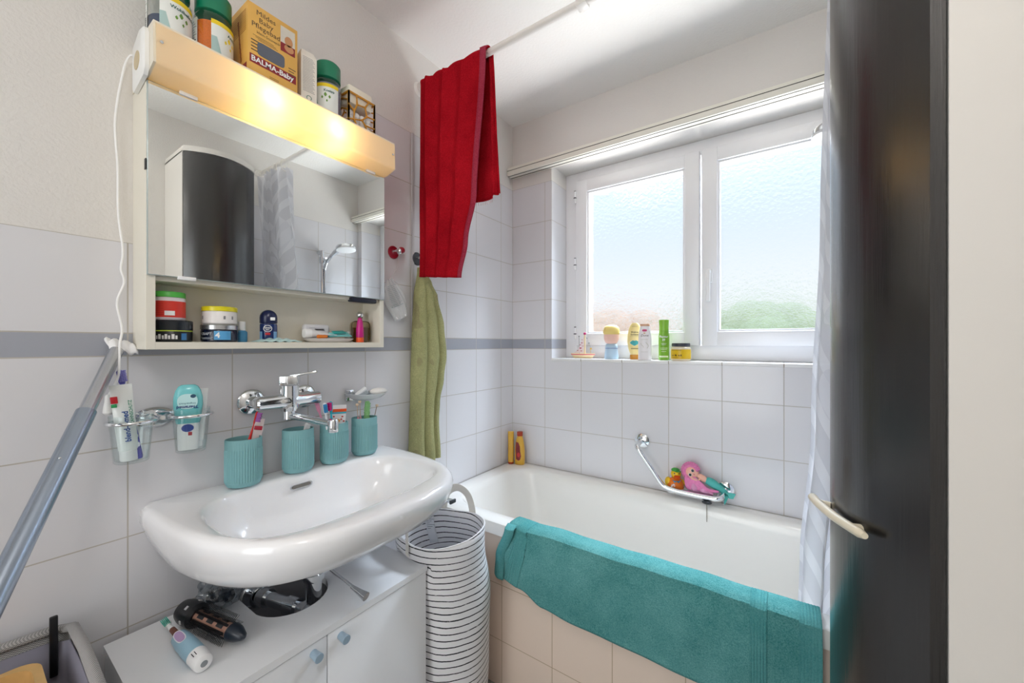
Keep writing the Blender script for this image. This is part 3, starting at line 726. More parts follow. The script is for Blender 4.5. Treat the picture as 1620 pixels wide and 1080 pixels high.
t.part('fringe', b, mat('#d9b4b8', 0.9), w=True, label='short pale fringe on the back hem')
# right part of the back layer that shows beside the front one
b = BM(); grid(b, lambda u, v: (0.335+0.020*u+(0.010+0.018*u)*v, -0.642+0.012*v+0.006*math.sin(9*u+3*v), 2.248-(2.248-1.762)*v), 10, 40); t.part('back_edge', b, RT, w=True, solid=0.005)

GT = terry_mat('green_terry', '#c6c48e', '#92936a', wash='#8f7f66')
def hook(x, y, z, name, label, m, r):
    t = Thing(name, label, 'hook', (x, y, z)); Mx = Matrix.Translation((0.0004, y, z)) @ Matrix.Rotation(PI/2, 4, 'Y')
    b = BM(); lathe(b, [(r, 0), (r, 0.002), (r*0.9, 0.0045)], n=28, M=Mx); t.part('disc', b, m, w=True); return t
t = hook(0, -0.787, 1.576, 'wall_hook', 'red suction disc hook with chrome knob right of the mirror cabinet', mat('#a3122c', 0.3), 0.024)
b = BM(); tube(b, [(0.004, -0.787, 1.578), (0.014, -0.785, 1.578), (0.026, -0.781, 1.577)], [0.009, 0.007, 0.012], 16); ball(b, (0.028, -0.780, 1.577), 0.0125); t.part('knob', b, CHROME, w=True)
b = BM(); ball(b, (0.0285, -0.772, 1.583), 0.0135, 0.0125, 0.0125); t.part('knob_cap', b, mat('#a3122c', 0.3), w=True)
t = hook(0, -0.672, 1.572, 'wall_hook', 'dark round suction hook half hidden behind the red towel', mat('#24222a', 0.25), 0.026)
b = BM(); tube(b, [(0.004, -0.672, 1.575), (0.030, -0.674, 1.572), (0.036, -0.674, 1.582)], [0.008, 0.005, 0.006], 14); t.part('peg', b, CHROME, w=True)

t = Thing('green_towel', 'faded olive green hand towel hanging from the dark wall hook', 'towel', (0.035, -0.66, 0.78))
b = BM(); rings = []; NR = 46; NP = 72
for i in range(NR+1):
    v = i/NR; z = 1.532-(1.532-0.772)*v
    yl = interp([(0, -0.692), (0.18, -0.709), (0.34, -0.716), (0.60, -0.720), (1, -0.729)], v); yr = interp([(0, -0.672), (0.08, -0.632), (0.14, -0.604), (0.30, -0.568), (0.45, -0.556), (0.58, -0.572), (0.70, -0.596), (0.80, -0.602), (1, -0.592)], v)
    dp = interp([(0, 0.012), (0.15, 0.022), (0.5, 0.028), (1, 0.030)], v); cyy, hw = (yl+yr)/2, (yr-yl)/2; rg = []
    for k in range(NP):
        a = 2*PI*k/NP; w = 1+0.10*math.sin(5*a+1.3*v)+0.16*v**0.5*math.sin(3*a+2.0+1.5*v)+0.05*math.sin(9*a+5*v)
        yn = math.cos(a); s_ = math.sin(a)
        fd = 0.35+0.65*abs(math.sin(PI*(1.25*yn+0.30+0.10*math.sin(3*v))))**0.55 if s_ > 0 else 1.0
        r = dp*(abs(s_)**0.45)*(1 if s_ > 0 else -1)*(1+(fd-1)*min(1, 5*v)); rg.append(Vector((0.034+max(-0.030, r*1.25), cyy+hw*yn, z+0.006*math.sin(a*2)*v)))
    rings.append(rg)
loft(b, rings); t.part('cloth', b, GT, w=True)
b = BM(); tube(b, spline([(0.034, -0.684, 1.528), (0.036, -0.679, 1.560), (0.034, -0.674, 1.5795), (0.030, -0.669, 1.56), (0.034, -0.676, 1.528)], 6), 0.0018, 8); t.part('hanging_loop', b, mat('#4a4a52', 0.8), w=True, label='dark hanging loop')

TT = terry_mat('teal_terry', '#7dbcbb', '#3c8786'); TB = terry_mat('teal_border', '#72b4b4', '#4a9696')
t = Thing('teal_towel', 'teal terry towel draped over the front rim of the bathtub', 'towel', (0.83, -0.64, 0.38))
def teal(u, v, off=0.0):
    x = 0.412+(1.262-0.412)*u
    f = 0.0060*(1+math.sin(u*19+2.5*v+1.5*math.sin(5*u)))*0.5+0.0035*(1+math.sin(u*37+3-4*v))*0.5
    zb = interp([(0, 0.447), (0.10, 0.430), (0.18, 0.398), (0.3, 0.392), (0.7, 0.385), (1, 0.395)], u)
    if v < 0.66:                              # outside, hanging
        k = v/0.66; z = zb+(RZ-0.006-zb)*k
        xx = x-(0.024*(1-k)*max(0, 1-6*u)) - (0.0*(1-k))
        return (xx+ (0.014*k if u < 0.1 else 0), -0.650-(0.008+off)-abs(f)*(0.5+0.9*math.sin(PI*min(1, 1.1*(1-k))))+0.006*max(0, k-0.88)/0.12, z)
    if v < 0.86:
        k = (v-0.66)/0.20
        return (x+0.020*max(0, 1-8*u), -0.655+0.078*k-0.004, RZ+0.001+0.011*min(1, k*4)**0.6-0.004*max(0, k-0.7)/0.3+abs(f)*0.5+off)
    k = (v-0.86)/0.14
    return (x+0.020*max(0, 1-8*u), -0.579+0.014*k, RZ+0.006+abs(f)*0.6-0.050*k)
b = BM(); grid(b, teal, 120, 46); t.part('cloth', b, TT, w=True, solid=0.006)
for nm, ua, ub in (('woven_band', 0.845, 0.885), ('hem', 0.955, 1.003), ('woven_band', 0.050, 0.105)):
    b = BM(); grid(b, lambda u, v: tuple(Vector(teal(ua+(ub-ua)*u+(0.03*(v-0.66) if ua < 0.1 else 0), v*0.88, 0.0035+0.0008*math.sin(u*(ub-ua)*900)))), 24, 44)
    t.part(nm, b, TB, w=True, solid=0.002, label='flat woven stripe')
# the turned-back left corner
b = BM(); grid(b, lambda u, v: (interp([(0, 0.386), (0.35, 0.392), (1, 0.432)], v)+0.034*u, -0.667-0.009*math.sin(PI*u)-0.004*v, 0.452+(0.626-0.452)*v-0.012*u*(1-v)) if v < 0.999 else (0.432+0.034*u, -0.655, 0.629), 8, 30); t.part('turned_corner', b, TB, w=True, solid=0.006)


# ================================================================ ITEMS ON TOP OF THE MIRROR LAMP
GREEN = mat('#0d7a58', 0.3); LBL = mat('#e9ebe6', 0.5, var=0.02); YEL = mat('#f0d21c', 0.45); LEAF = mat('#6f9a3c', 0.5, var=0.3, nscale=90)
TOPZ = 1.8905
def salt_jar(name, label, loc, rz, fill, fillh, kind):
    t = Thing(name, label, 'jar', loc, rz, 'bath salt jars on the mirror lamp')
    R, H = 0.0385, 0.118
    b = BM(); lathe(b, [(R-0.004, 0), (R, 0.004), (R, H-0.018), (R-0.005, H-0.004), (R-0.008, H)], n=40); t.part('glass_jar', b, GLASS)
    b = BM(); lathe(b, [(R-0.006, 0.003), (R-0.0025, 0.006), (R-0.0025, fillh-0.002), (R-0.004, fillh)], n=36); t.part('salt', b, fill)
    b = BM(); lathe(b, [(R-0.006, H-0.002), (R-0.003, H), (R-0.003, H+0.042), (R-0.007, H+0.047)], n=40); t.part('lid', b, GREEN, label='dark green screw lid')
    a0, a1 = -0.15+kind[1], 1.75+kind[1]
    b = BM(); patch(b, R, a0, a1, 0.010, 0.093); lb = t.part('front_label', b, LBL)
    b = BM(); patch(b, R, a0, a1, 0.083, 0.093, e=0.0007); t.part('label_band', b, YEL, lb)
    am = (a0+a1)/2
    col = kind[0]
    b = BM(); grid(b, lambda u, v: ((R+0.0007)*math.cos(-PI/2+a0+0.55*u*(1-0.5*v)), (R+0.0007)*math.sin(-PI/2+a0+0.55*u*(1-0.5*v)), 0.010+0.045*v), 8, 6); t.part('label_field', b, mat('#a9c4c0', 0.5), lb)
    b = BM()
    for k, (da, dz, s_) in enumerate(((0.0, 0.060, 1.0), (0.28, 0.055, 0.8), (-0.22, 0.052, 0.7), (0.1, 0.043, 0.6))):
        grid(b, lambda u, v: ((R+0.0009)*math.cos(-PI/2+am+da+0.20*s_*(u-0.5)), (R+0.0009)*math.sin(-PI/2+am+da+0.20*s_*(u-0.5)), dz+0.006*s_*(v-0.5)*2*math.sin(PI*min(.98, max(.02, u)))), 8, 2)
    t.part('leaf_print', b, col, lb)
    b = BM(); patch(b, R, a0-1.55, a0-0.75, 0.012, 0.092); bl = t.part('back_label', b, LBL)
    b = BM()
    for k in range(7): patch(b, R, a0-1.48, a0-1.0+0.1*(k % 3), 0.082-0.006*k, 0.0829-0.006*k, e=0.0008, n=4)
    for k in range(6): patch(b, R, a0-1.05, a0-0.84, 0.018+0.0042*k, 0.0200+0.0042*k, e=0.0008, n=3)
    t.part('small_print', b, INK, bl)
    t.text('lettering', kind[2], 0.010, mat('#0b5a50', 0.5), cyl(R, 0.072, da=am+0.25, e=0.001), lb, bold=0.02)
    return t
salt_jar('bath_salt_jar', 'bath salt jar with dark blue salt at the left end of the lamp', (0.073, -1.452, TOPZ), 1.05, mat('#3f4a63', 0.8, var=0.3, nscale=400), 0.050, (LEAF, 0.0, 'Wohlbefinden'))
salt_jar('bath_salt_jar', 'bath salt jar with orange salt left of the bath box', (0.078, -1.372, TOPZ), 0.95, mat('#e2711a', 0.8, var=0.3, nscale=400), 0.090, (YEL, 0.35, 'Arnika'))
salt_jar('bath_salt_jar', 'bath salt jar with green lid and leaf label right of the white carton', (0.085, -1.092, TOPZ), 0.95, mat('#77788a', 0.8, var=0.3, nscale=400), 0.100, (LEAF, -0.85, 'Kneipp'))

OR = mat('#e8b45a', 0.55, var=0.08, nscale=8); MAR = mat('#8f2028', 0.5)
t = Thing('bath_box', 'tall orange baby bath carton standing on the mirror lamp', 'box', (0.075, -1.2605, TOPZ), PI/2)   # local -y faces the room (+x)
w2, d2, h = 0.0590, 0.054, 0.178
t.part('carton', box(BM(), -w2, -d2, 0, w2, d2, h, 0.0008), OR)
yf = -d2-0.0004
DK = mat('#5a4a38', 0.6)
for k, tx in enumerate(('Mildes', 'Baby', 'Pflegebad')): t.text('lettering', tx, 0.0175, DK, flat_y(-0.018, 0.160-0.0165*k, yf))
t.text('lettering', 'klein-Souvenir', 0.0095, DK, flat_y(-0.012, 0.112, yf))
b = BM()
for k in range(3): box(b, -0.048+0.006*k, yf, 0.1015-0.0035*k, 0.000+0.005*k, yf+0.0003, 0.1022-0.0035*k)
for k in range(4): box(b, -0.052, yf, 0.087-0.008*k, -0.034+0.003*(k % 2), yf+0.0003, 0.0895-0.008*k); box(b, 0.036, yf, 0.066-0.007*k, 0.054-0.004*(k % 2), yf+0.0003, 0.0680-0.007*k)
for k in range(4): box(b, -0.010, yf, 0.018-0.0035*k, 0.012, yf+0.0003, 0.0188-0.0035*k)
t.part('small_print', b, DK)
b = BM(); grid(b, lambda u, v: (-0.055+0.110*u, yf, 0.032+0.021*v), 2, 2); bd = t.part('red_band', b, MAR)
t.text('lettering', 'BALMA-Baby', 0.0185, WHITE, flat_y(-0.002, 0.0425, yf-0.0004), bd, bold=0.025)
b = BM(); plate(b, oval(-0.006, 0.074, 0.032, 0.0165, 32, 6), yf-0.0004, yf+0.001); t.part('window_cutout', b, mat('#5f6470', 0.15), label='dark see-through window')
b = BM(); box(b, 0.016, yf-0.0003, 0.102, 0.052, yf, 0.166); ph = t.part('photo_print', b, mat('#d9d2c4', 0.6))
b = BM(); box(b, 0.016, yf-0.0007, 0.102, 0.052, yf-0.0003, 0.124); t.part('cloth_print', b, MAR, ph)
b = BM(); plate(b, oval(0.036, 0.133, 0.010, 0.013), yf-0.0010, yf-0.0004); plate(b, oval(0.037, 0.115, 0.012, 0.010), yf-0.0010, yf-0.0007); t.part('figure_print', b, mat('#c98f62', 0.6), ph)
b = BM(); xs = -w2-0.0005
box(b, xs, -0.048, 0.001, xs+0.0004, 0.048, 0.030); sd = t.part('side_print', b, MAR, label='dark red block on the narrow side')
b = BM()
for k in range(9): box(b, xs, -0.020+0.002*k, 0.040+0.012*k, xs+0.0004, -0.014+0.002*k, 0.051+0.012*k)
for k in range(12): box(b, xs, -0.045, 0.110+0.0045*k, xs+0.0003, 0.045, 0.1106+0.0045*k)
t.part('crane_print', b, mat('#a0561e', 0.6), sd)

t = Thing('white_carton', 'slim white carton with pointed top between bath box and green-lidded jar', 'box', (0.098, -1.163, TOPZ), PI/2-0.12)
b = BM(); wv = 0.0205
loft(b, [[Vector((x, y, z)) for x, y in ((-wv, -0.022), (wv, -0.022), (wv, 0.022), (-wv, 0.022))] for z in (0, 0.137)], cap1=False)
loft(b, [[Vector((x, y, 0.137)) for x, y in ((-wv, -0.022), (wv, -0.022), (wv, 0.022), (-wv, 0.022))], [Vector((x*0.75, y, z)) for x, y, z in ((-wv, -0.012, 0.155), (wv, -0.012, 0.155), (wv, 0.004, 0.158), (-wv, 0.004, 0.158))]], cap0=False)
t.part('carton', b, mat('#efe8dc', 0.5), smooth=False)
b = BM()
for k in range(24): box(b, -0.016, -0.0226, 0.130-0.004*k, 0.010+0.005*((k*7) % 3)*0.5, -0.0222, 0.1308-0.004*k)
t.part('small_print', b, mat('#8f8f8f', 0.7), smooth=False)
b = BM(); tube(b, [(0.006*math.cos(a), -0.0224, 0.022+0.006*math.sin(a)) for a in [2*PI*k/20 for k in range(20)]], 0.0007, 6, closed=True); t.part('seal_print', b, mat('#1f6a5a', 0.5))

t = Thing('sponge_holder', 'fretwork amber wood holder with white sponge at the right end of the lamp', 'holder', (0.088, -1.002, TOPZ), PI/2)
WOOD = mat('#c98a1e', 0.5, var=0.15, nscale=60)
def fret(bm, x0, x1, z0, z1, y):
    box(bm, x0, y, z0, x0+0.004, y+0.004, z1); box(bm, x1-0.004, y, z0, x1, y+0.004, z1); box(bm, x0, y, z1-0.005, x1, y+0.004, z1); box(bm, x0, y, z0, x1, y+0.004, z0+0.004)
    W_, H_ = x1-x0, z1-z0
    nodes = {1: (.30, 1), 2: (.32, .72), 3: (.62, .76), 4: (.78, 1), 5: (0, .62), 6: (.22, .50), 7: (.68, .52), 8: (1, .55), 9: (.50, .34), 10: (.20, .26), 11: (.62, .24), 12: (1, .27), 13: (0, .20), 14: (.40, 0), 15: (.75, 0), 16: (.36, .60)}
    for a, c in ((1, 2), (2, 3), (3, 4), (2, 6), (5, 6), (3, 7), (7, 8), (7, 9), (9, 10), (6, 10), (9, 11), (11, 12), (10, 13), (10, 14), (11, 15)):
        p = nodes[a]; q = nodes[c]; tube(bm, [(x0+W_*p[0], y+0.002, z0+H_*p[1]), (x0+W_*(p[0]+q[0])/2, y+0.002, z0+H_*(p[1]+q[1])/2), (x0+W_*q[0], y+0.002, z0+H_*q[1])], [0.0030, 0.0022, 0.0030], 6)
b = BM(); fret(b, -0.047, 0.047, 0, 0.107, -0.036); t.part('front_panel', b, WOOD)
b = BM(); fret(b, -0.047, 0.047, 0, 0.107, 0.032); t.part('back_panel', b, WOOD)
for x in (-0.047, 0.043):
    b = BM(); box(b, x, -0.036, 0, x+0.004, -0.030, 0.107); box(b, x, 0.030, 0, x+0.004, 0.036, 0.107); box(b, x, -0.03, 0, x+0.004, 0.03, 0.005); box(b, x, -0.03, 0.102, x+0.004, 0.03, 0.107)
    for k in range(3): tube(b, [(x+0.002, -0.032, 0.02+0.03*k), (x+0.002, 0.0, 0.035+0.03*k), (x+0.002, 0.032, 0.022+0.03*k)], 0.0022, 6)
    t.part('side_panel', b, WOOD)
b = BM(); box(b, -0.046, -0.034, 0.0005, 0.046, 0.034, 0.004); t.part('bottom', b, WOOD)
sp = Thing('melamine_sponge', 'white block sponge sticking out of the fretwork wooden holder', 'sponge', (0.088, -1.002, TOPZ+0.078), PI/2)
sp.part('block', box(BM(), -0.0405, -0.0285, 0, 0.0405, 0.0285, 0.055, 0.005), mat('#f1ead8', 0.9, bump=0.3, bscale=500))
cb = Thing('cotton_balls', 'white cotton balls inside the fretwork wooden holder', 'cotton', (0.088, -1.002, TOPZ+0.005), PI/2); cb.o['kind'] = 'stuff'
b = BM(); r = random.Random(3)
for k in range(20): ball(b, (-0.030+0.020*(k % 4), -0.018+0.018*((k//4) % 2), 0.012+0.016*(k//8)), 0.0105, None, 0.010, 10, 8)
cb.part('balls', b, mat('#f2f0ee', 0.95, bump=0.4, bscale=400))

# ================================================================ ITEMS ON THE OPEN SHELF
SHZ = 1.2405
def jar(t, r, h, lidh, body, lid, lr=1.02, neck=True):
    b = BM(); lathe(b, [(r*0.93, 0), (r, 0.003), (r, h-lidh-0.003), (r*0.95, h-lidh)], n=40); bo = t.part('jar_body', b, body)
    b = BM(); lathe(b, [(r*lr, h-lidh), (r*lr, h-0.002), (r*lr*0.95, h)], n=40); li = t.part('lid', b, lid); return bo, li
t = Thing('hair_gel_tub', 'wide black tub with lime stripe under the red jar on the shelf', 'tub', (0.048, -1.4405, SHZ), 0.9)
bo, li = jar(t, 0.036, 0.048, 0.022, mat('#16181c', 0.3), mat('#1c2128', 0.25))
b = BM(); lathe(b, [(0.0364, 0.0235), (0.0364, 0.0255)], n=40, cap0=False, cap1=False); t.part('stripe', b, mat('#c8e04a', 0.4), bo)
b = BM()
for k, (a, w) in enumerate(((-0.75, .10), (-.6, .12), (-.42, .10), (-.28, .14), (-.08, .10), (.06, .12), (.22, .10), (.38, .14), (.56, .1))): patch(b, 0.036, a, a+w, 0.006, 0.014+0.003*(k % 2), e=0.0005, n=3)
t.part('label_print', b, mat('#e8e8e8', 0.5), bo)
b = BM(); patch(b, 0.036, 0.85, 1.15, 0.004, 0.019, e=0.0005); t.part('blue_badge', b, mat('#3f7fb8', 0.5), bo)
t = Thing('red_cream_jar', 'red jar with bright green lid stacked on the black tub', 'jar', (0.050, -1.4465, SHZ+0.0485), 0.9)
bo, li = jar(t, 0.0285, 0.063, 0.012, mat('#efe4ea', 0.35), mat('#58c24e', 0.35))
b = BM(); lathe(b, [(0.0289, 0.006), (0.0289, 0.042)], n=40, cap0=False, cap1=False); rb = t.part('red_label', b, mat('#e2392a', 0.4), bo)
b = BM()
for k in range(8): patch(b, 0.029, -1.2, 0.1, 0.039-0.004*k, 0.0396-0.004*k, n=6)
t.part('small_print', b, mat('#9a1e18', 0.5), rb)
b = BM(); patch(b, 0.0289, 0.15, 0.75, 0.010, 0.020, e=0.0006); t.part('white_badge', b, WHITE, rb)
t = Thing('hair_wax_jar', 'navy wax jar with silver lid under the yellow-lidded pot', 'jar', (0.050, -1.350, SHZ), 1.0)
bo, li = jar(t, 0.0375, 0.042, 0.012, mat('#121b33', 0.2), mat('#c2c4c6', 0.25, 0.9))
b = BM(); patch(b, 0.0375, -0.05, 0.85, 0.005, 0.026); lb = t.part('blue_label', b, mat('#5aa6d8', 0.4), bo)
t.text('lettering', '4', 0.018, WHITE, cyl(0.0375, 0.0155, da=0.14, e=0.0010), lb, bold=0.03)
t.text('lettering', 'CRAFT', 0.0085, mat('#d8dde4', 0.5), cyl(0.0375, 0.019, da=-0.52, e=0.0010), bo, bold=0.01)
b = BM(); patch(b, 0.0375, -0.95, -0.10, 0.0100, 0.0108, e=0.0006); patch(b, 0.0375, -0.85, -0.18, 0.0070, 0.0084, e=0.0006); t.part('small_print', b, mat('#aeb6c2', 0.5), bo)
t = Thing('cream_pot', 'white cream pot with yellow lid stacked on the navy jar', 'jar', (0.050, -1.350, SHZ+0.0425), 1.0)
bo, li = jar(t, 0.0355, 0.043, 0.011, mat('#ece8e6', 0.3), mat('#e8dc1e', 0.3))
b = BM()
for a in (-0.95, 0.45, 0.95): patch(b, 0.0355, a, a+0.12, 0.012, 0.020, e=0.0005, n=3)
t.part('small_print', b, mat('#8c8c90', 0.5), bo)
t = Thing('small_perfume_bottle', 'small blue glass bottle with white cap right of the navy jar', 'bottle', (0.040, -1.2985, SHZ), 1.0)
b = BM(); lathe(b, [(0.011, 0), (0.0125, 0.002), (0.0125, 0.026), (0.008, 0.030)], n=24); t.part('flacon', b, mat('#4f9fd0', 0.08, alpha=0.85))
b = BM(); lathe(b, [(0.008, 0.030), (0.008, 0.052), (0.007, 0.053)], n=20); t.part('cap', b, WHITE)
t = Thing('roll_on_deodorant', 'dark blue roll-on deodorant in the middle of the shelf', 'deodorant', (0.050, -1.2385, SHZ), 1.05)
b = BM(); lathe(b, [(0.019, 0), (0.0205, 0.003), (0.0205, 0.046), (0.0195, 0.049)], n=36, sy=0.8); bo = t.part('body', b, mat('#1a2f66', 0.15))
b = BM(); lathe(b, [(0.0195, 0.050), (0.0208, 0.052), (0.0208, 0.066)]+[(0.0208*math.cos(a), 0.066+0.0208*math.sin(a)) for a in (0.3, 0.6, 0.9, 1.15, 1.35, 1.5)], n=36, sy=0.85); t.part('cap', b, NAVY)
b = BM(); tube(b, [((0.0205*0.80)*0+0.0095*math.cos(a), -0.0168-0.0012*(1-abs(math.cos(a))), 0.036+0.0085*math.sin(a)) for a in [2*PI*k/24 for k in range(24)]], 0.0008, 6, closed=True); bd = t.part('badge_ring', b, WHITE, bo)
t.text('lettering', 'NIVEA', 0.0052, WHITE, flat_y(0, 0.0375, -0.0175), bd, bold=0.03); t.text('lettering', 'MEN', 0.004, WHITE, flat_y(0, 0.0325, -0.0175), bd, bold=0.02)
b = BM(); box(b, -0.006, -0.0172, 0.019, 0.006, -0.0160, 0.025, 0.001); t.part('red_mark', b, RED, bo)
b = BM(); box(b, 0.006, -0.0185, 0.058, 0.017, -0.0145, 0.066, 0.001); t.part('sticker', b, WHITE, bo, label='small white sticker')
for s_ in (-1, 1):
    b = BM(); patch(b, 0.0205, s_*0.95-0.28, s_*0.95+0.28, 0.004, 0.028, sy=0.8, e=0.0005); t.part('side_stripe', b, mat('#7fb0dc', 0.3), bo)
# tissue packet lying flat
b = BM(); grid(b, lambda u, v: (0.052+0.042*v, -1.283+0.112*u, SHZ+0.001+0.009*math.sin(PI*u)**0.6*math.sin(PI*v)**0.5+0.002*math.sin(u*30+v*9)*math.sin(PI*u)), 40, 14)
o = single('foil_packet', 'flat crumpled white and turquoise foil packet at the front of the shelf', 'packet', b, mat('#bfe0e0', 0.35), solid=0.001)
# white tray with tubes
t = Thing('soap_tray', 'flat white oval tray holding small tubes on the shelf', 'tray', (0.052, -1.068, SHZ))
b = BM(); lathe(b, [(0.055, 0), (0.066, 0.002), (0.080, 0.011), (0.078, 0.0115), (0.063, 0.004), (0.01, 0.003)], n=40, sx=0.50, sy=1.0); t.part('dish', b, mat('#efecec', 0.25))
def squeeze_tube(t, L, w, r, body, cap, caph=0.015, capr=None, w0=None, parent=None, flatcap=False):
    """local z: cap at 0, crimp at L; flat side faces -y"""
    w0 = w0 or r; rings = []
    for k in range(13):
        v = k/12; hx = w0+(w-w0)*v**0.8; hy = max(0.0012, r*0.9*(1-v**1.3)); z = caph+(L-caph)*v
        rings.append([Vector((hx*math.cos(2*PI*i/28), hy*math.sin(2*PI*i/28), z)) for i in range(28)])
    b = BM(); loft(b, [[p*0.6+Vector((0, 0, rings[0][0].z*0.4-0.004)) for p in rings[0]]]+rings)
    bo = t.part('tube_body', b, body)
    b = BM(); box(b, -w, -0.0009, L-0.001, w, 0.0009, L+0.007); t.part('crimp', b, body, bo)
    capr = capr or r*0.8
    b = BM(); lathe(b, [(capr*0.93, 0), (capr, 0.002), (capr*0.95, caph-0.001), (capr*0.8, caph)], n=28, sy=(0.7 if flatcap else 1)); t.part('cap', b, cap)
    return bo
M = aim((0.062, -1.150, SHZ+0.0255), (0.05, 1, 0.0), (0.3, 0, 1))
t = Thing('small_tube', 'white cream tube lying across the oval tray', 'tube', M=M); squeeze_tube(t, 0.085, 0.014, 0.0125, mat('#e9e9ea', 0.3), WHITE, 0.020, 0.0135)
b = BM()
for k in range(3): box(b, -0.010+0.004*k, -0.0115, 0.034, -0.009+0.004*k, -0.0100, 0.060)
t.part('small_print', b, INK)
M = aim((0.070, -1.085, SHZ+0.021), (-0.05, 1, 0.06), (0.5, 0, 1))
t = Thing('small_tube', 'turquoise and white sachet tube lying on the right of the oval tray', 'tube', M=M); squeeze_tube(t, 0.068, 0.016, 0.008, mat('#7fd0cf', 0.3), mat('#2a9aa0', 0.3), 0.006)
b = BM(); box(b, -0.010, -0.0090, 0.018, 0.008, -0.0070, 0.058, 0.001); t.part('label', b, mat('#28a8a4', 0.3))
t = Thing('lip_balm', 'small orange stick lying at the front of the oval tray', 'lip balm', M=aim((0.084, -1.122, SHZ+0.0165), (0, 1, 0), (1, 0, 0.4)))
b = BM(); lathe(b, [(0.0045, 0), (0.0052, 0.001), (0.0052, 0.028), (0.0045, 0.029)], n=16); t.part('stick', b, mat('#e07a1c', 0.3))
t = Thing('white_box', 'white rounded plastic case behind the small tubes on the shelf', 'case', (0.026, -1.095, SHZ+0.012), PI/2)
t.part('case', box(BM(), -0.040, -0.010, 0, 0.040, 0.010, 0.042, 0.008, 3), mat('#e6e6ea', 0.35))
b = BM()
for k in range(3): box(b, -0.025, -0.0105, 0.030-0.006*k, 0.022, -0.0098, 0.0308-0.006*k)
t.part('small_print', b, mat('#7a7a80', 0.6))
t = Thing('glass_vial', 'tiny empty clear glass vial left of the pink tube', 'vial', (0.045, -1.000, SHZ))
b = BM(); lathe(b, [(0.009, 0), (0.010, 0.002), (0.010, 0.034), (0.0105, 0.036)], n=20, cap1=False); t.part('glass', b, glass_mat('#e6eeee', 0.18))
t = Thing('pink_tube', 'pointed magenta tube with orange base near the right end of the shelf', 'tube', (0.070, -0.974, SHZ), 1.1)
b = BM(); lathe(b, [(0.0115, 0.016), (0.0120, 0.020), (0.0115, 0.045), (0.0085, 0.066), (0.006, 0.076), (0.004, 0.079)], n=28); t.part('tube_body', b, mat('#cc1b84', 0.3))
b = BM(); lathe(b, [(0.0115, 0), (0.0120, 0.001), (0.0120, 0.0155)], n=28); t.part('cap', b, mat('#f0602a', 0.3), label='orange cap')
t = Thing('perfume_bottle', 'amber perfume bottle with chrome ball cap at the right end of the shelf', 'perfume', (0.040, -0.953, SHZ), 1.2)
b = BM(); loft(b, [[Vector((x, y, z)) for x, z in oval(0, 0.035, 0.030, 0.035, 36, 5)] for y in (-0.013, 0.013)]); t.part('flacon', b, glass_mat('#e9e0c8', 0.10))
b = BM(); loft(b, [[Vector((x, y, z)) for x, z in ([(-0.026, 0.004), (0.026, 0.004), (0.027, 0.048), (-0.027, 0.048)])] for y in (-0.0105, 0.0105)]); t.part('perfume', b, mat('#6b5512', 0.1, alpha=0.9))
b = BM(); tube(b, [(0.029*abs(math.cos(a))**0.4*(1 if math.cos(a) > 0 else -1), -0.010, 0.035+0.034*abs(math.sin(a))**0.4*(1 if math.sin(a) > 0 else -1)) for a in [2*PI*k/36 for k in range(36)]], 0.0016, 8, closed=True); t.part('rim', b, mat('#6a5a34', 0.2, 0.6))
b = BM(); lathe(b, [(0.005, 0.070), (0.006, 0.078)], n=16); ball(b, (0, 0, 0.090), 0.0125); t.part('ball_cap', b, CHROME)

# ================================================================ ON THE WASHBASIN: FOUR CUPS
CUPM = mat('#7fb2b6', 0.55, var=0.06, nscale=40, bump=0.1, bscale=900)
def cup(loc, rz, label):
    t = Thing('toothbrush_cup', label, 'cup', loc, rz, 'ribbed teal cups on the washbasin ledge')
    H = 0.120; rings = []
    def ring(r, z, rib):
        out = []
        for i in range(240):
            a = 2*PI*i/240; k = 0.0
            if rib: k = 0.0013*(math.cos(a*44)) if math.sin(a) < -0.05 else 0
            rr = r+k; out.append(Vector((rr*math.cos(a), rr*0.80*math.sin(a), z)))
        return out
    R = 0.0400
    for r, z, rb in ((R-0.012, 0, 0), (R-0.005, 0.003, 0), (R-0.001, 0.011, 0), (R, 0.014, 0), (R, 0.016, 1), (R, 0.094, 1), (R, 0.096, 0), (R, H-0.002, 0), (R-0.0008, H, 0), (R-0.0025, H, 0), (R-0.003, H-0.003, 0), (R-0.003, 0.02, 0), (R-0.010, 0.006, 0)):
        rings.append(ring(r, z, rb))
    t.part('cup', loft(BM(), rings), CUPM); return t
CZ = 0.8765
C1, C2, C3, C4 = (0.064, -1.303, CZ), (0.066, -1.168, CZ), (0.070, -1.062, CZ), (0.068, -0.956, CZ)
cup(C1, 1.25, 'nearest ribbed teal cup, holding a red toothbrush and white tube')
cup(C2, 1.25, 'ribbed teal cup right under the tap spout')
cup(C3, 1.25, 'ribbed teal cup holding the cartoon toothpaste tube')
cup(C4, 1.25, 'ribbed teal cup below the soap dish, at the right end of the ledge')
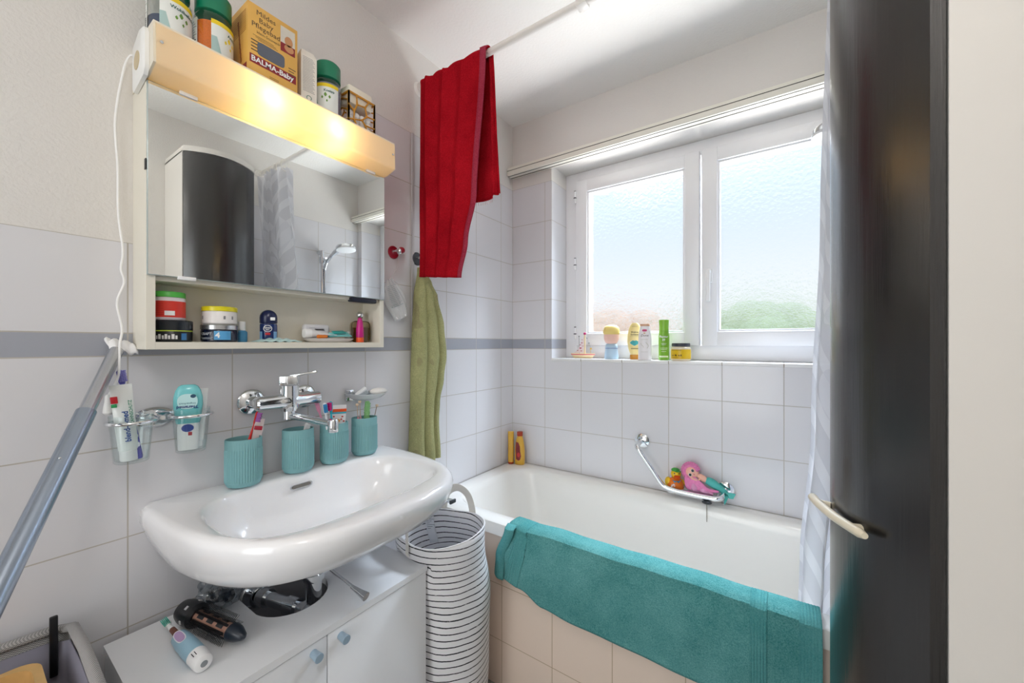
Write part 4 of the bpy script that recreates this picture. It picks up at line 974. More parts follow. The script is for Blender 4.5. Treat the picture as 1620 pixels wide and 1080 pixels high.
def toothbrush(name, label, p0, p1, front, cols, L=0.185, head='plain', stripes=None, group='toothbrushes in the cups and glasses', kid=1.0):
    """p0 = foot, p1 = a point towards which the head points"""
    d = Vector(p1)-Vector(p0); t = Thing(name, label, 'toothbrush', M=aim(p0, d, front), group=group)
    hc, bc, gc = cols
    pr = [(0.0, 0.0035), (0.004, 0.0055), (0.05, 0.0065*kid), (0.10, 0.0055*kid), (L-0.050, 0.0030), (L-0.034, 0.0028), (L-0.027, 0.0055), (L-0.004, 0.0058), (L, 0.0025)]
    rings = []
    for z, r in pr:
        fl = 0.8 if z < L-0.04 else 0.42
        rings.append([Vector((r*math.cos(2*PI*i/16), r*fl*math.sin(2*PI*i/16), z)) for i in range(16)])
    h = t.part('handle', loft(BM(), rings), mat(hc, 0.3))
    b = BM()
    for i in range(7):
        for j in (-1, 0, 1): box(b, j*0.0034-0.0014, -0.0125+0.0012*(i % 2), L-0.026+i*0.0034, j*0.0034+0.0014, -0.0020, L-0.0234+i*0.0034)
    t.part('bristles', b, mat(bc, 0.7), smooth=False)
    if gc:
        b = BM(); lathe(b, [(0.0060*kid, 0.022), (0.0070*kid, 0.030), (0.0070*kid, 0.075), (0.0055, 0.09)], n=16, sy=0.85); t.part('grip', b, mat(gc, 0.5), h)
    if stripes:
        b = BM()
        for z in (0.030, 0.048, 0.066, 0.084): ball(b, (0, -0.0035, z), 0.0045, 0.0025, 0.0060, 10, 8)
        t.part('grip_dots', b, mat(stripes, 0.5), h)
    return t
toothbrush('toothbrush', 'red and blue toothbrush leaning in the nearest teal cup', (0.066, -1.318, CZ+0.008), (0.074, -1.280, 1.045), (0.55, 0.8, 0), ('#d8281e', '#a05aa8', '#1f5fc8'), L=0.182)
t = Thing('toothpaste_tube', 'small white and red travel tube standing in the nearest teal cup', 'toothpaste', M=aim((0.058, -1.291, CZ+0.008), (0.0, 0.03, 0.16), (0.9, -0.5, 0))); squeeze_tube(t, 0.150, 0.0105, 0.010, mat('#ecdedd', 0.35), WHITE)
b = BM(); box(b, -0.009, -0.0062, 0.128, 0.009, -0.0048, 0.138, 0.0005); t.part('red_label', b, mat('#b8203c', 0.4))
toothbrush('toothbrush', 'white brush lying low in the teal cup under the tap', (0.070, -1.180, CZ+0.008), (0.072, -1.148, 1.000), (1, 0, 0), ('#f0f0ee', '#f6f6f6', None), L=0.130)
toothbrush('toothbrush', 'white toothbrush with blue bristles left in the cup of the cartoon tube', (0.072, -1.072, CZ+0.008), (0.090, -1.103, 1.050), (0.9, -0.3, 0), ('#f1f1f4', '#3f9ad4', None), L=0.182)
toothbrush('toothbrush', 'pale pink toothbrush leaning away to the left in the cup of the cartoon tube', (0.064, -1.062, CZ+0.008), (0.058, -1.108, 1.055), (-0.9, 0.3, 0), ('#e59ab8', '#f4dfe6', None), L=0.186)
toothbrush('toothbrush', 'turquoise toothbrush with magenta bristles in the cup of the cartoon tube', (0.078, -1.072, CZ+0.008), (0.084, -1.081, 1.055), (0.4, -0.9, 0), ('#22b8cc', '#d41a86', None), L=0.180)
t = Thing('toothpaste_tube', "children's toothpaste tube with orange stripe and cartoon print", 'toothpaste', M=aim((0.068, -1.052, CZ+0.008), (0.0, 0.004, 0.16), (0.9, -0.45, 0)))
bo = squeeze_tube(t, 0.156, 0.0235, 0.015, mat('#f1f0f2', 0.3), WHITE, w0=0.017)
b = BM(); box(b, -0.0238, -0.0040, 0.142, 0.0238, 0.0040, 0.151, 0.0008); t.part('orange_stripe', b, mat('#e8561e', 0.4), bo)
b = BM(); box(b, -0.0230, -0.0046, 0.137, 0.0230, -0.0030, 0.142, 0.0004); t.part('blue_stripe', b, mat('#3fb4c8', 0.4), bo)
b = BM(); plate(b, oval(-0.005, 0.116, 0.0105, 0.0065, 16), -0.0078, -0.0060); t.part('orange_print', b, mat('#f0a01e', 0.4), bo)
b = BM()
for k, (x, z, c) in enumerate(((-0.012, 0.129, 0), (0.012, 0.128, 0), (0.009, 0.120, 0), (-0.016, 0.122, 0), (0.016, 0.114, 0))): plate(b, oval(x, z, 0.0028, 0.0022, 10), -0.0070, -0.0052)
t.part('red_print', b, mat('#c83a2e', 0.4), bo)
# right cup: three ear sticks with round wooden heads and a bumpy green tube
for (p0, p1, nm, c) in (((0.066, -0.972, CZ+0.03), (0.070, -0.984, 1.040), 'thin stick with pale wooden ball head and pink foot, leftmost in the right cup', '#e88fa0'), ((0.060, -0.962, CZ+0.03), (0.056, -0.965, 1.046), 'thin stick with pale wooden ball head standing beside the leftmost one in the right cup', '#e8b8c0'), ((0.066, -0.938, CZ+0.03), (0.068, -0.908, 1.028), 'thin dark stick with wooden ball head leaning right in the right cup', '#3a3a40')):
    d = Vector(p1)-Vector(p0); t = Thing('ball_stick', nm, 'stick', M=aim(p0, d), group='ball-headed sticks in the right cup'); Ld = d.length
    b = BM(); lathe(b, [(0.0012, 0), (0.0012, Ld)], n=8); t.part('stick', b, mat('#c9a888' if c != '#3a3a40' else '#8a6f58', 0.5))
    b = BM(); ball(b, (0, 0, Ld), 0.0055, None, 0.0045, 12, 8); t.part('ball', b, mat('#e2c8ae', 0.6))
    b = BM(); lathe(b, [(0.0045, 0), (0.0048, 0.002), (0.0040, Ld*0.70-0.01), (0.002, Ld*0.70)], n=12); t.part('foot', b, mat(c, 0.4))
t = Thing('green_brush_case', 'bumpy light green brush sleeve standing in the right cup', 'brush', M=aim((0.068, -0.955, CZ+0.008), (0.004, 0.008, 0.16), (1, -0.4, 0)))
b = BM(); lathe(b, [(0.007, 0), (0.0085, 0.003), (0.0085, 0.155), (0.006, 0.163)], n=18)
r = random.Random(5)
for k in range(110): a = r.uniform(0, 2*PI); ball(b, (0.0082*math.cos(a), 0.0082*math.sin(a), r.uniform(0.06, 0.16)), 0.0020, None, 0.0018, 6, 4)
t.part('sleeve', b, mat('#86bb7c', 0.7, var=0.3, nscale=300))
t = Thing('dark_cap_bottle', 'small dark bottle sunk in the back of the right cup', 'bottle', (0.054, -0.938, CZ+0.008))
b = BM(); lathe(b, [(0.0085, 0), (0.0085, 0.100), (0.007, 0.118)], n=20); t.part('bottle', b, mat('#2c3a44', 0.3))

# ---- soap dish on the wall
t = Thing('soap_dish', 'shallow clear-white soap dish fixed to the tiles above the right cup', 'soap dish', (0.0, -0.925, 1.050))
b = BM(); NP = 40
def sd(sx, z, dx=0):
    return [Vector((dx+0.001+0.108*sx*max(0.0, math.sin(PI*k/(NP-1)))**0.7, -0.925-0.062*sx*math.cos(PI*k/(NP-1)), z)) for k in range(NP)]
loft(b, [sd(0.55, 1.048), sd(0.80, 1.056), sd(1.0, 1.070), sd(0.975, 1.071), sd(0.76, 1.060), sd(0.4, 1.056)]); t.part('dish', b, mat('#e8edf0', 0.12, alpha=0.8), w=True)
b = BM(); box(b, 0.0006, -0.985, 1.046, 0.010, -0.955, 1.082, 0.003); t.part('wall_bracket', b, CHROME, w=True)
b = BM(); ball(b, (0.060, -0.897, 1.075), 0.022, 0.032, 0.011); single('soap_bar', 'oval white bar of soap in the wall soap dish', 'soap', b, mat('#f1eee8', 0.35))
t = Thing('nail_brush', 'white nail brush lying beside the soap in the wall dish', 'brush', M=aim((0.055, -0.950, 1.066), (0.2, -0.6, 0.7), (0.8, -0.3, 0)))
t.part('back', box(BM(), -0.020, -0.004, 0.012, 0.020, 0.010, 0.021, 0.003), mat('#eef0f2', 0.3))
b = BM()
for i in range(9):
    for j in range(4): box(b, -0.0185+i*0.0042, -0.003+j*0.0034, -0.003, -0.0165+i*0.0042, -0.001+j*0.0034, 0.013)
t.part('bristles', b, mat('#dfe6ea', 0.5), smooth=False)

# ---- double glass holder
t = Thing('glass_holder', 'chrome double ring holder screwed to the tiles left of the tap', 'holder', (0.0, -1.465, 1.07))
gl = ((0.072, -1.513), (0.072, -1.413)); gz = 1.074
b = BM(); lathe(b, [(0.030, 0.0005), (0.030, 0.006), (0.024, 0.011)], n=32, M=Matrix.Translation((0, -1.462, gz-0.006)) @ Matrix.Rotation(PI/2, 4, 'Y') @ Matrix.Diagonal((0.75, 1.25, 1, 1))); t.part('wall_plate', b, CHROME, w=True)
for x, y in gl:
    b = BM(); tube(b, [(x+0.0385*math.cos(a), y+0.0385*math.sin(a), gz) for a in [2*PI*k/48 for k in range(48)]], 0.0036, 10, closed=True); t.part('ring', b, CHROME, w=True)
b = BM(); tube(b, [(0.006, -1.463, gz), (0.04, -1.463, gz), (0.072, -1.463, gz)], 0.005, 12); t.part('arm', b, CHROME, w=True)
def tumbler(x, y, label):
    t = Thing('glass_tumbler', label, 'glass', (x, y, 0.990), 0, 'clear tumblers in the chrome holder')
    b = BM(); lathe(b, [(0.0255, 0), (0.0275, 0.002), (0.0352, 0.098), (0.0345, 0.0985), (0.0262, 0.006), (0.0235, 0.0045)], n=40); t.part('glass', b, GLASS); return t
tumbler(*gl[0], 'left clear tumbler with blue-white toothpaste and purple toothbrush'); tumbler(*gl[1], 'right clear tumbler with upturned turquoise bottle')
t = Thing('toothpaste_tube', 'white toothpaste tube with blue lettering in the left tumbler', 'toothpaste', M=aim((0.078, -1.517, 0.9965), (0.002, -0.014, 0.15), (0.9, -0.3, 0)))
bo = squeeze_tube(t, 0.150, 0.0170, 0.0135, mat('#eef2f0', 0.3), WHITE, caph=0.022, capr=0.0150, w0=0.0155)
def up_t(x0, z0, y): return lambda u, v: (x0+v*-1, y+0.0, z0+u)          # reads upwards
t.text('lettering', 'blend-a-med', 0.0125, mat('#1c4f9a', 0.4), lambda u, v: (0.004-v, -0.0136+0.064*max(0, (0.075+u)-0.05)*1.3*0.12, 0.072+u), bo, bold=0.03)
t.text('lettering', 'ZAHNSCHUTZ', 0.0075, mat('#3f9a7a', 0.4), lambda u, v: (0.0125-v, -0.0105+0.0*u, 0.100+u), bo, bold=0.02)
b = BM(); box(b, -0.0165, -0.0060, 0.120, -0.006, -0.0030, 0.134, 0.001); t.part('red_print', b, RED, bo)
b = BM(); box(b, -0.0165, -0.0068, 0.112, -0.008, -0.0036, 0.119, 0.001); t.part('green_print', b, mat('#2f9a5a', 0.4), bo)
toothbrush('toothbrush', 'purple and white toothbrush with dotted grip in the left tumbler', (0.086, -1.503, 0.9965), (0.052, -1.527, 1.175), (0.9, 0.2, 0), ('#5a55b0', '#8884cc', None), L=0.190, stripes='#f2f2fa')
for k, (yy, cl) in enumerate(((0.0, '#5a55b0'),)): pass
t = Thing('brush_charger_plug', 'white plug end of the charging cable hanging by the left tumbler', 'plug', M=aim((0.062, -1.5455, 1.092), (0, 0, 1)))
b = BM(); lathe(b, [(0.005, 0), (0.0085, 0.004), (0.0080, 0.014), (0.0060, 0.026), (0.0055, 0.038), (0.003, 0.041)], n=20); t.part('plug', b, WPLAST)
t = Thing('mouthwash_bottle', 'upturned flat turquoise toothpaste dispenser in the right tumbler', 'bottle', M=aim((0.078, -1.420, 0.9965), (0.0, 0.0, 1), (0.93, -0.36, 0)))
rings = []
for z, hx, hy in ((0.060, 0.0210, 0.012), (0.066, 0.0225, 0.013), (0.100, 0.0265, 0.014), (0.118, 0.0262, 0.014), (0.134, 0.0225, 0.0125), (0.143, 0.0175, 0.010), (0.1465, 0.012, 0.006)):
    rings.append([Vector((x, y, z)) for x, y in oval(0, 0, hx, hy, 36, 2.8)])
bo = t.part('bottle', loft(BM(), rings), mat('#7fd8dc', 0.12, alpha=0.88))
b = BM(); loft(b, [[Vector((x, y, z)) for x, y in oval(0, 0, hx, hy, 28, 3)] for z, hx, hy in ((0.0, 0.0175, 0.0115), (0.002, 0.0185, 0.0125), (0.050, 0.0195, 0.0125), (0.060, 0.0185, 0.0115))]); cp = t.part('cap', b, WHITE, label='white cap at the bottom')
b = BM(); plate(b, oval(0.000, 0.050, 0.011, 0.0085, 20), -0.0135, -0.0120); t.part('blue_print', b, mat('#27449a', 0.4), cp)
b = BM(); box(b, 0.001, -0.0136, 0.033, 0.008, -0.0120, 0.041, 0.0005); t.part('red_print', b, mat('#b8283a', 0.4), cp)
b = BM(); loft(b, [[Vector((x, yy, z)) for x, z in oval(0, 0.110, 0.0180, 0.0170, 28, 2.4)] for yy in (-0.0146, -0.0140)]); lb = t.part('front_label', b, mat('#c8eef0', 0.3))
t.text('lettering', 'Theramed', 0.0092, mat('#1a3a7a', 0.4), flat_y(0, 0.0975, -0.0149, -1), lb, bold=0.03)
t.text('lettering', 'Original-Frisch', 0.0050, mat('#2a7a8a', 0.4), flat_y(0, 0.1055, -0.0149, -1), lb, bold=0.01)
b = BM(); plate(b, oval(0.010, 0.1215, 0.0050, 0.0042, 16), -0.0151, -0.0145); t.part('badge', b, mat('#27506a', 0.4), lb)
t = Thing('white_tube', 'white tube behind the turquoise dispenser in the right tumbler', 'tube', M=aim((0.064, -1.398, 0.9965), (-0.002, 0.006, 0.13), (0.9, -0.3, 0))); squeeze_tube(t, 0.128, 0.014, 0.010, mat('#f0f1f2', 0.3), WHITE)

# ---- grey metal pole leaning on the wall
t = Thing('metal_pole', 'grey telescopic metal pole leaning diagonally against the tiled left wall', 'pole', (1.05, -2.13, FZ))
A_, B_ = Vector((0.030, -1.528, 1.222)), Vector((1.050, -2.133, FZ+0.012))
P1 = A_.lerp(B_, 0.095)
PM = mat('#9aa4b2', 0.25, 0.85, var=0.1, nscale=10)
b = BM(); tube(b, [A_, P1+(B_-A_)*0.02], 0.0118, 24); t.part('inner_pole', b, mat('#b9bcc2', 0.25, 0.85), w=True)
b = BM(); tube(b, [P1, P1.lerp(B_, 0.5), B_], 0.0145, 24); t.part('outer_pole', b, PM, w=True)
b = BM(); ball(b, tuple(P1.lerp(B_, 0.07)+Vector((0.009, -0.002, 0.0105))), 0.0022); t.part('lock_button', b, STEEL, w=True)
b = BM(); r = random.Random(11)
grid(b, lambda u, v: (0.0045+0.030*v+0.003*math.sin(u*9), -1.541+0.042*u+0.003*math.sin(v*7+1), 1.236-0.010*u+0.016*v*(1-v)*4-0.014*v+0.004*math.sin(u*17+v*5)), 16, 10); t.part('cap_wrap', b, mat('#f2f2f4', 0.6), w=True, solid=0.004, label='crumpled white wrap on the pole end')


# ================================================================ WINDOW SILL
SL = 1.1635
t = Thing('toy_sailboat', 'small wooden toy sailboat with crab-print sail at the left end of the sill', 'toy boat', (0.375, 0.075, SL), 0.10)
BW2 = mat('#e6cfa4', 0.5, var=0.12, nscale=60)
def hull(z, s, w): return [Vector((x*s, y*w, z)) for x, y in [(0.062*math.cos(a)*(1 if abs(math.cos(a)) < 0.9 else 1.02), 0.018*math.sin(a)*abs(math.sin(a))**0.2) for a in [2*PI*k/32 for k in range(32)]]]
b = BM(); loft(b, [hull(0, 0.72, 0.6), hull(0.004, 0.80, 0.85), hull(0.018, 0.97, 1.0), hull(0.024, 1.0, 1.0), hull(0.022, 0.93, 0.85), hull(0.017, 0.9, 0.8)]); h = t.part('hull', b, BW2)
b = BM(); loft(b, [hull(0.0165, 0.975, 1.04), hull(0.0205, 0.995, 1.03)], cap0=False, cap1=False); t.part('red_line', b, mat('#cf4f68', 0.5), h)
b = BM(); lathe(b, [(0.0042, 0.017), (0.0040, 0.118)], (0.010, 0, 0), 14); m = t.part('mast', b, BW2)
b = BM(); ball(b, (0.010, 0, 0.122), 0.0068); t.part('mast_ball', b, mat('#c22f70', 0.4), m)
b = BM(); plate(b, [(0.005, 0.026), (0.005, 0.108), (-0.012, 0.070), (-0.026, 0.040), (-0.048, 0.026)], -0.001, 0.0005); sa = t.part('sail', b, mat('#ebdcdc', 0.7))
b = BM()
for x, z, q in ((-0.004, 0.092, 0.7), (-0.005, 0.076, 1), (-0.013, 0.066, 0.9), (-0.012, 0.050, 1.5), (-0.027, 0.038, .9), (-0.008, 0.036, 1.0), (0.000, 0.060, 0.7)):
    plate(b, oval(x, z, 0.0034*q, 0.0022*q, 12), -0.0016, -0.0010)
    for s_ in (-1, 1):
        for w_ in (0.6, -0.4): plate(b, [(x+s_*0.003*q, z+w_*0.001), (x+s_*0.0058*q, z+w_*0.004*q), (x+s_*0.0050*q, z+w_*0.0050*q)], -0.0016, -0.0010)
t.part('crab_print', b, mat('#b02a58', 0.6), sa, label='dark pink crab pattern')
b = BM(); tube(b, [(-0.018, 0.0, 0.020), (-0.020, 0.0, 0.108)], 0.0010, 6); ball(b, (-0.020, 0, 0.109), 0.0028, None, None, 10, 8); t.part('flag_wire', b, INK)
b = BM(); tube(b, [(0.040, 0, 0.018), (0.041, 0, 0.044)], 0.0012, 6); ball(b, (0.041, 0, 0.047), 0.0055, 0.003, 0.0050, 10, 8); t.part('bow_flag', b, mat('#c8a24a', 0.5))
b = BM(); tube(b, [(0.010, 0, 0.112), (0.024, 0, 0.096), (0.034, -0.001, 0.070), (0.041, 0, 0.050)], 0.0006, 5)
for x, z in ((0.022, 0.100), (0.032, 0.075)): ball(b, (x, -0.001, z), 0.0036, 0.0015, 0.0050, 8, 6)
t.part('pennant_line', b, mat('#9fa4a8', 0.6))

t = Thing('bath_bottle', 'short rounded pale blue bottle with yellow top beside the toy boat', 'bottle', (0.528, 0.060, SL), 0.2)   # plain stand-in
b = BM(); lathe(b, [(0.030, 0), (0.033, 0.004), (0.031, 0.028), (0.028, 0.048), (0.029, 0.058), (0.026, 0.068), (0.018, 0.074)], n=40, sy=0.7); bo = t.part('bottle_body', b, mat('#b4cde0', 0.4))
b = BM(); lathe(b, [(0.0290, 0.0485), (0.0292, 0.0520)], n=40, sy=0.705, cap0=False, cap1=False); t.part('waist_band', b, mat('#7f92c0', 0.4), bo)
b = BM(); lathe(b, [(0.018, 0.070), (0.028, 0.078), (0.034, 0.092), (0.035, 0.108), (0.034, 0.118)], n=40, sy=0.75); t.part('upper_body', b, mat('#f0c4b4', 0.4), label='pale peach upper part')
b = BM(); lathe(b, [(0.034, 0.116), (0.038, 0.120), (0.039, 0.132), (0.035, 0.148), (0.024, 0.158), (0.010, 0.161)], n=40, sy=0.78); t.part('cap', b, mat('#ecd27e', 0.45), label='domed pale yellow cap')

t = Thing('conditioner_bottle', 'cream yellow conditioner bottle standing on its amber cap', 'bottle', (0.632, 0.085, SL), 0.2)
rings = []
for z, hx, hy in ((0.022, 0.022, 0.016), (0.026, 0.0225, 0.017), (0.050, 0.030, 0.018), (0.080, 0.0345, 0.019), (0.110, 0.0335, 0.019), (0.140, 0.028, 0.017), (0.160, 0.020, 0.013), (0.168, 0.013, 0.008)):
    rings.append([Vector((x, y, z)) for x, y in oval(0, 0, hx, hy, 36, 2.3)])
bo = t.part('bottle_body', loft(BM(), rings), mat('#ecd894', 0.3))
b = BM(); loft(b, [[Vector((x, y, z)) for x, y in oval(0, 0, 0.0225*s_, 0.0165*s_, 32, 3)] for z, s_ in ((0, 0.96), (0.002, 1), (0.021, 1))]); t.part('cap', b, mat('#c8871c', 0.3))
def shp(pts, y): b = BM(); plate(b, pts, y-0.0006, y); return b
fy = -0.0196
lb = t.part('emblem', shp([(-0.025, 0.075), (-0.020, 0.084), (-0.008, 0.092), (0.000, 0.088), (0.008, 0.092), (0.020, 0.084), (0.025, 0.075), (0.015, 0.066), (0, 0.058), (-0.015, 0.066)], fy), mat('#f2dca0', 0.4), bo)
t.part('turquoise_print', shp([(-0.021, 0.075), (-0.017, 0.082), (-0.007, 0.088), (0.000, 0.085), (0.007, 0.088), (0.017, 0.082), (0.021, 0.075), (0.012, 0.068), (0, 0.062), (-0.012, 0.068)], fy-0.0006), mat('#2a9fa0', 0.4), lb)
t.text('lettering', 'Wahre', 0.0115, mat('#3a3020', 0.5), flat_y(0, 0.125, fy+0.0012), bo, bold=0.015); t.text('lettering', 'Sch\u00e4tze', 0.0115, mat('#3a3020', 0.5), flat_y(0, 0.114, fy+0.0004), bo, bold=0.015)
for a_ in ((-0.020, fy-0.0002, 0.1050, 0.020, fy+0.001, 0.1058), (-0.013, fy+0.0016, 0.1515, 0.013, fy+0.0040, 0.1522), (-0.016, fy, 0.0480, 0.018, fy+0.002, 0.0510)): t.part('printed_line', box(BM(), *a_), mat('#6a5a3a', 0.5), bo)
t = Thing('body_lotion_bottle', 'white lotion bottle with pink badge in the middle of the sill row', 'bottle', (0.690, 0.040, SL), 0.2)
rings = []
for z, hx, hy in ((0, 0.027, 0.016), (0.003, 0.029, 0.018), (0.040, 0.0285, 0.018), (0.070, 0.0290, 0.018), (0.110, 0.0270, 0.017), (0.145, 0.0215, 0.0145), (0.150, 0.0205, 0.014)):
    rings.append([Vector((x, y, z)) for x, y in oval(0, 0, hx, hy, 36, 2.4)])
bo = t.part('bottle_body', loft(BM(), rings), mat('#f0ecee', 0.3))
b = BM(); loft(b, [[Vector((x, y, z)) for x, y in oval(0, 0, hx, hy, 32, 2.4)] for z, hx, hy in ((0.150, 0.0205, 0.014), (0.1505, 0.0210, 0.0145), (0.158, 0.0210, 0.0145), (0.160, 0.0200, 0.0135))]); t.part('cap', b, mat('#d8a98a', 0.35), label='beige flip cap')
t.part('badge', shp(oval(0, 0.131, 0.0100, 0.0050, 24, 3), -0.0172), mat('#c83a72', 0.4), bo)
t.text('lettering', 'Dove', 0.0150, mat('#4a4038', 0.5), flat_y(0, 0.1085, -0.0180), bo, shear=0.25)
t.part('gold_print', shp(oval(-0.001, 0.119, 0.005, 0.0022, 16), -0.0178), mat('#c8a05a', 0.4), bo)
b = BM(); box(b, -0.016, -0.0188, 0.0905, 0.014, -0.017, 0.0912); box(b, -0.016, -0.0190, 0.036, 0.014, -0.017, 0.0367); tube(b, [(0.010+0.006*math.sin(k*0.7), -0.0186, 0.052+0.0045*k) for k in range(7)], 0.0006, 6); tube(b, [(-0.010+0.006*math.sin(k*0.9+1), -0.0186, 0.055+0.004*k) for k in range(6)], 0.0005, 6)
t.part('fine_print', b, mat('#a8aa8c', 0.5), bo)
t = Thing('green_shampoo_bottle', 'tall green shampoo bottle behind the white lotion bottle', 'bottle', (0.762, 0.080, SL), 0.2)
rings = []
for z, r_ in ((0, 0.0205), (0.003, 0.022), (0.105, 0.0225), (0.120, 0.0205), (0.128, 0.0200)):
    rings.append([Vector((x, y, z)) for x, y in oval(0, 0, r_, r_*0.8, 32)])
GR = mat('#7cb32e', 0.3); bo = t.part('bottle_body', loft(BM(), rings), GR)
b = BM(); loft(b, [[Vector((x, y, z)) for x, y in oval(0, 0, r_, r_*0.8, 32)] for z, r_ in ((0.1285, 0.0200), (0.145, 0.0195), (0.176, 0.0215), (0.178, 0.0205))]); t.part('cap', b, mat('#88c03a', 0.3))
t.text('lettering', 'Plantur', 0.0135, WHITE, cyl(0.0225, 0.103, sy=0.8, da=-0.02, e=0.0012), bo, bold=0.02); t.text('lettering', '39', 0.0125, WHITE, cyl(0.0225, 0.089, sy=0.8, da=-0.02, e=0.0012), bo, bold=0.02)
b = BM()
for z, w in ((0.072, .5), (0.067, .4), (0.052, .7), (0.046, .6), (0.037, .45)): patch(b, 0.0225, -w, w, z, z+0.0018, sy=0.8, e=0.0006, n=8)
patch(b, 0.0222, -0.9, 0.9, 0.012, 0.019, sy=0.8, e=0.0006); t.part('small_print', b, mat('#e4efcf', 0.5), bo)
t = Thing('hair_mask_jar', 'wide jar with yellow label and dark lid at the right of the sill row', 'jar', (0.838, 0.052, SL), 0.2)
b = BM(); lathe(b, [(0.036, 0), (0.040, 0.005), (0.041, 0.035), (0.039, 0.055), (0.034, 0.060)], n=40); bo = t.part('jar_body', b, mat('#e8dcc0', 0.2))
b = BM(); grid(b, lambda u, v: ((0.0413-0.001*abs(v-.5))*math.cos(-PI/2-1.25+2.5*u), (0.0413-0.001*abs(v-.5))*math.sin(-PI/2-1.25+2.5*u), 0.008+0.040*v), 20, 2); lb = t.part('label', b, mat('#e2b90c', 0.35), bo)
b = BM(); patch(b, 0.0418, -1.0, 0.05, 0.0440, 0.0455, n=10); 
for k, w in enumerate((0.10, 0.06, 0.16, 0.04, 0.10, 0.12)): patch(b, 0.0418, -0.95+0.18*k, -0.95+0.18*k+w, 0.020, 0.024+0.0015*(k % 3), n=3)
patch(b, 0.0418, -0.9, -0.2, 0.0125, 0.0135, n=6); t.part('small_print', b, mat('#6a5410', 0.5), lb)
b = BM(); lathe(b, [(0.0355, 0.0605), (0.0365, 0.062), (0.0365, 0.072), (0.0350, 0.0745)], n=40); t.part('lid', b, mat('#343640', 0.3))

# ================================================================ BATH CORNER BOTTLES
YB = mat('#d9a83a', 0.3); 
t = Thing('yellow_shower_bottle', 'slim yellow tube standing on its red cap in the bath corner', 'bottle', (0.032, -0.062, RZ+0.001), 0.5)
rings = []
for z, hx, hy in ((0.010, 0.0145, 0.014), (0.05, 0.0150, 0.0135), (0.120, 0.0150, 0.011), (0.160, 0.0155, 0.007), (0.166, 0.0155, 0.0055)):
    rings.append([Vector((x, y, z)) for x, y in oval(0, 0, hx, hy, 28, 2.4)])
t.part('bottle_body', loft(BM(), rings), YB)
b = BM(); lathe(b, [(0.0135, 0), (0.0145, 0.002), (0.0145, 0.0098)], n=28); t.part('cap', b, mat('#a8340f', 0.35), label='dark red cap')
t = Thing('yellow_shampoo_bottle', 'yellow shampoo bottle with red cap and dark red print in the bath corner', 'bottle', (0.078, -0.047, RZ+0.001), 0.35)
rings = []
for z, hx, hy in ((0, 0.023, 0.014), (0.003, 0.0255, 0.016), (0.045, 0.0265, 0.017), (0.090, 0.0245, 0.016), (0.125, 0.0190, 0.014), (0.142, 0.0140, 0.0125), (0.146, 0.0130, 0.012)):
    rings.append([Vector((x, y, z)) for x, y in oval(0, 0, hx, hy, 32, 2.4)])
bo = t.part('bottle_body', loft(BM(), rings), YB)
b = BM(); lathe(b, [(0.0145, 0.1465), (0.0150, 0.148), (0.0150, 0.166), (0.0140, 0.168)], n=28); t.part('cap', b, mat('#a8340f', 0.35))
b = BM(); plate(b, [(-0.016, 0.118), (-0.004, 0.114), (0.004, 0.095), (0.006, 0.070), (0.010, 0.045), (0.006, 0.028), (-0.004, 0.022), (-0.016, 0.030), (-0.018, 0.070)], -0.0182, -0.0155); lb = t.part('print', b, mat('#7c1414', 0.4), bo)
b = BM(); plate(b, oval(-0.003, 0.052, 0.008, 0.012, 18), -0.0186, -0.0180); t.part('red_print', b, mat('#c42a24', 0.4), lb)

# ================================================================ GRAB BAR, DUCK, DOLL
t = Thing('grab_bar', 'chrome angled grab bar with soap tray on the window wall above the bath', 'grab bar', (0.85, -0.04, 0.655))
Mf = lambda x, z: Matrix.Translation((x, -0.0005, z)) @ Matrix.Rotation(PI/2, 4, 'X')
for x, z in ((0.690, 0.810), (1.012, 0.664)):
    b = BM(); lathe(b, [(0.031, 0), (0.031, 0.004), (0.024, 0.008), (0.014, 0.010)], n=32, M=Mf(x, z)); t.part('wall_flange', b, CHROME, w=True)
b = BM(); c = spline([(0.690, -0.004, 0.810), (0.689, -0.045, 0.810), (0.690, -0.074, 0.803), (0.705, -0.084, 0.782), (0.750, -0.084, 0.723), (0.785, -0.084, 0.675), (0.806, -0.084, 0.657), (0.850, -0.084, 0.650), (0.950, -0.084, 0.648), (0.992, -0.083, 0.650), (1.008, -0.066, 0.656), (1.012, -0.035, 0.663), (1.012, -0.004, 0.664)], 6); tube(b, c, 0.0105, 16); t.part('bar', b, CHROME, w=True)
b = BM(); rr_ = [rrect(0.895, -0.043, 0.085, 0.036, 0.012, z) for z in (0.633, 0.636)]; loft(b, [rrect(0.895, -0.043, 0.085, 0.034, 0.012, 0.634), rrect(0.895, -0.043, 0.092, 0.037, 0.012, 0.650), rrect(0.895, -0.043, 0.090, 0.035, 0.012, 0.650), rrect(0.895, -0.043, 0.083, 0.032, 0.012, 0.637)]); t.part('tray', b, mat('#eceef0', 0.1, alpha=0.55), w=True, label='clear plastic soap tray')
b = BM(); lathe(b, [(0.016, 0), (0.018, 0.003), (0.010, 0.010)], (0.958, -0.086, 0.628), 20); cp = t.part('chain_holder', b, mat('#4a4e52', 0.3, 0.8), w=True)
t = Thing('plug_chain', 'short bead chain hanging below the grab bar tray', 'chain', (0.958, -0.088, 0.56))
b = BM()
for k in range(16): ball(b, (0.958, -0.088, 0.628-0.0046*k), 0.0019, None, None, 8, 6)
tube(b, [(0.958, -0.088, 0.63), (0.958, -0.088, 0.558)], 0.0005, 5); t.part('beads', b, mat('#8f8472', 0.35, 0.8), w=True)

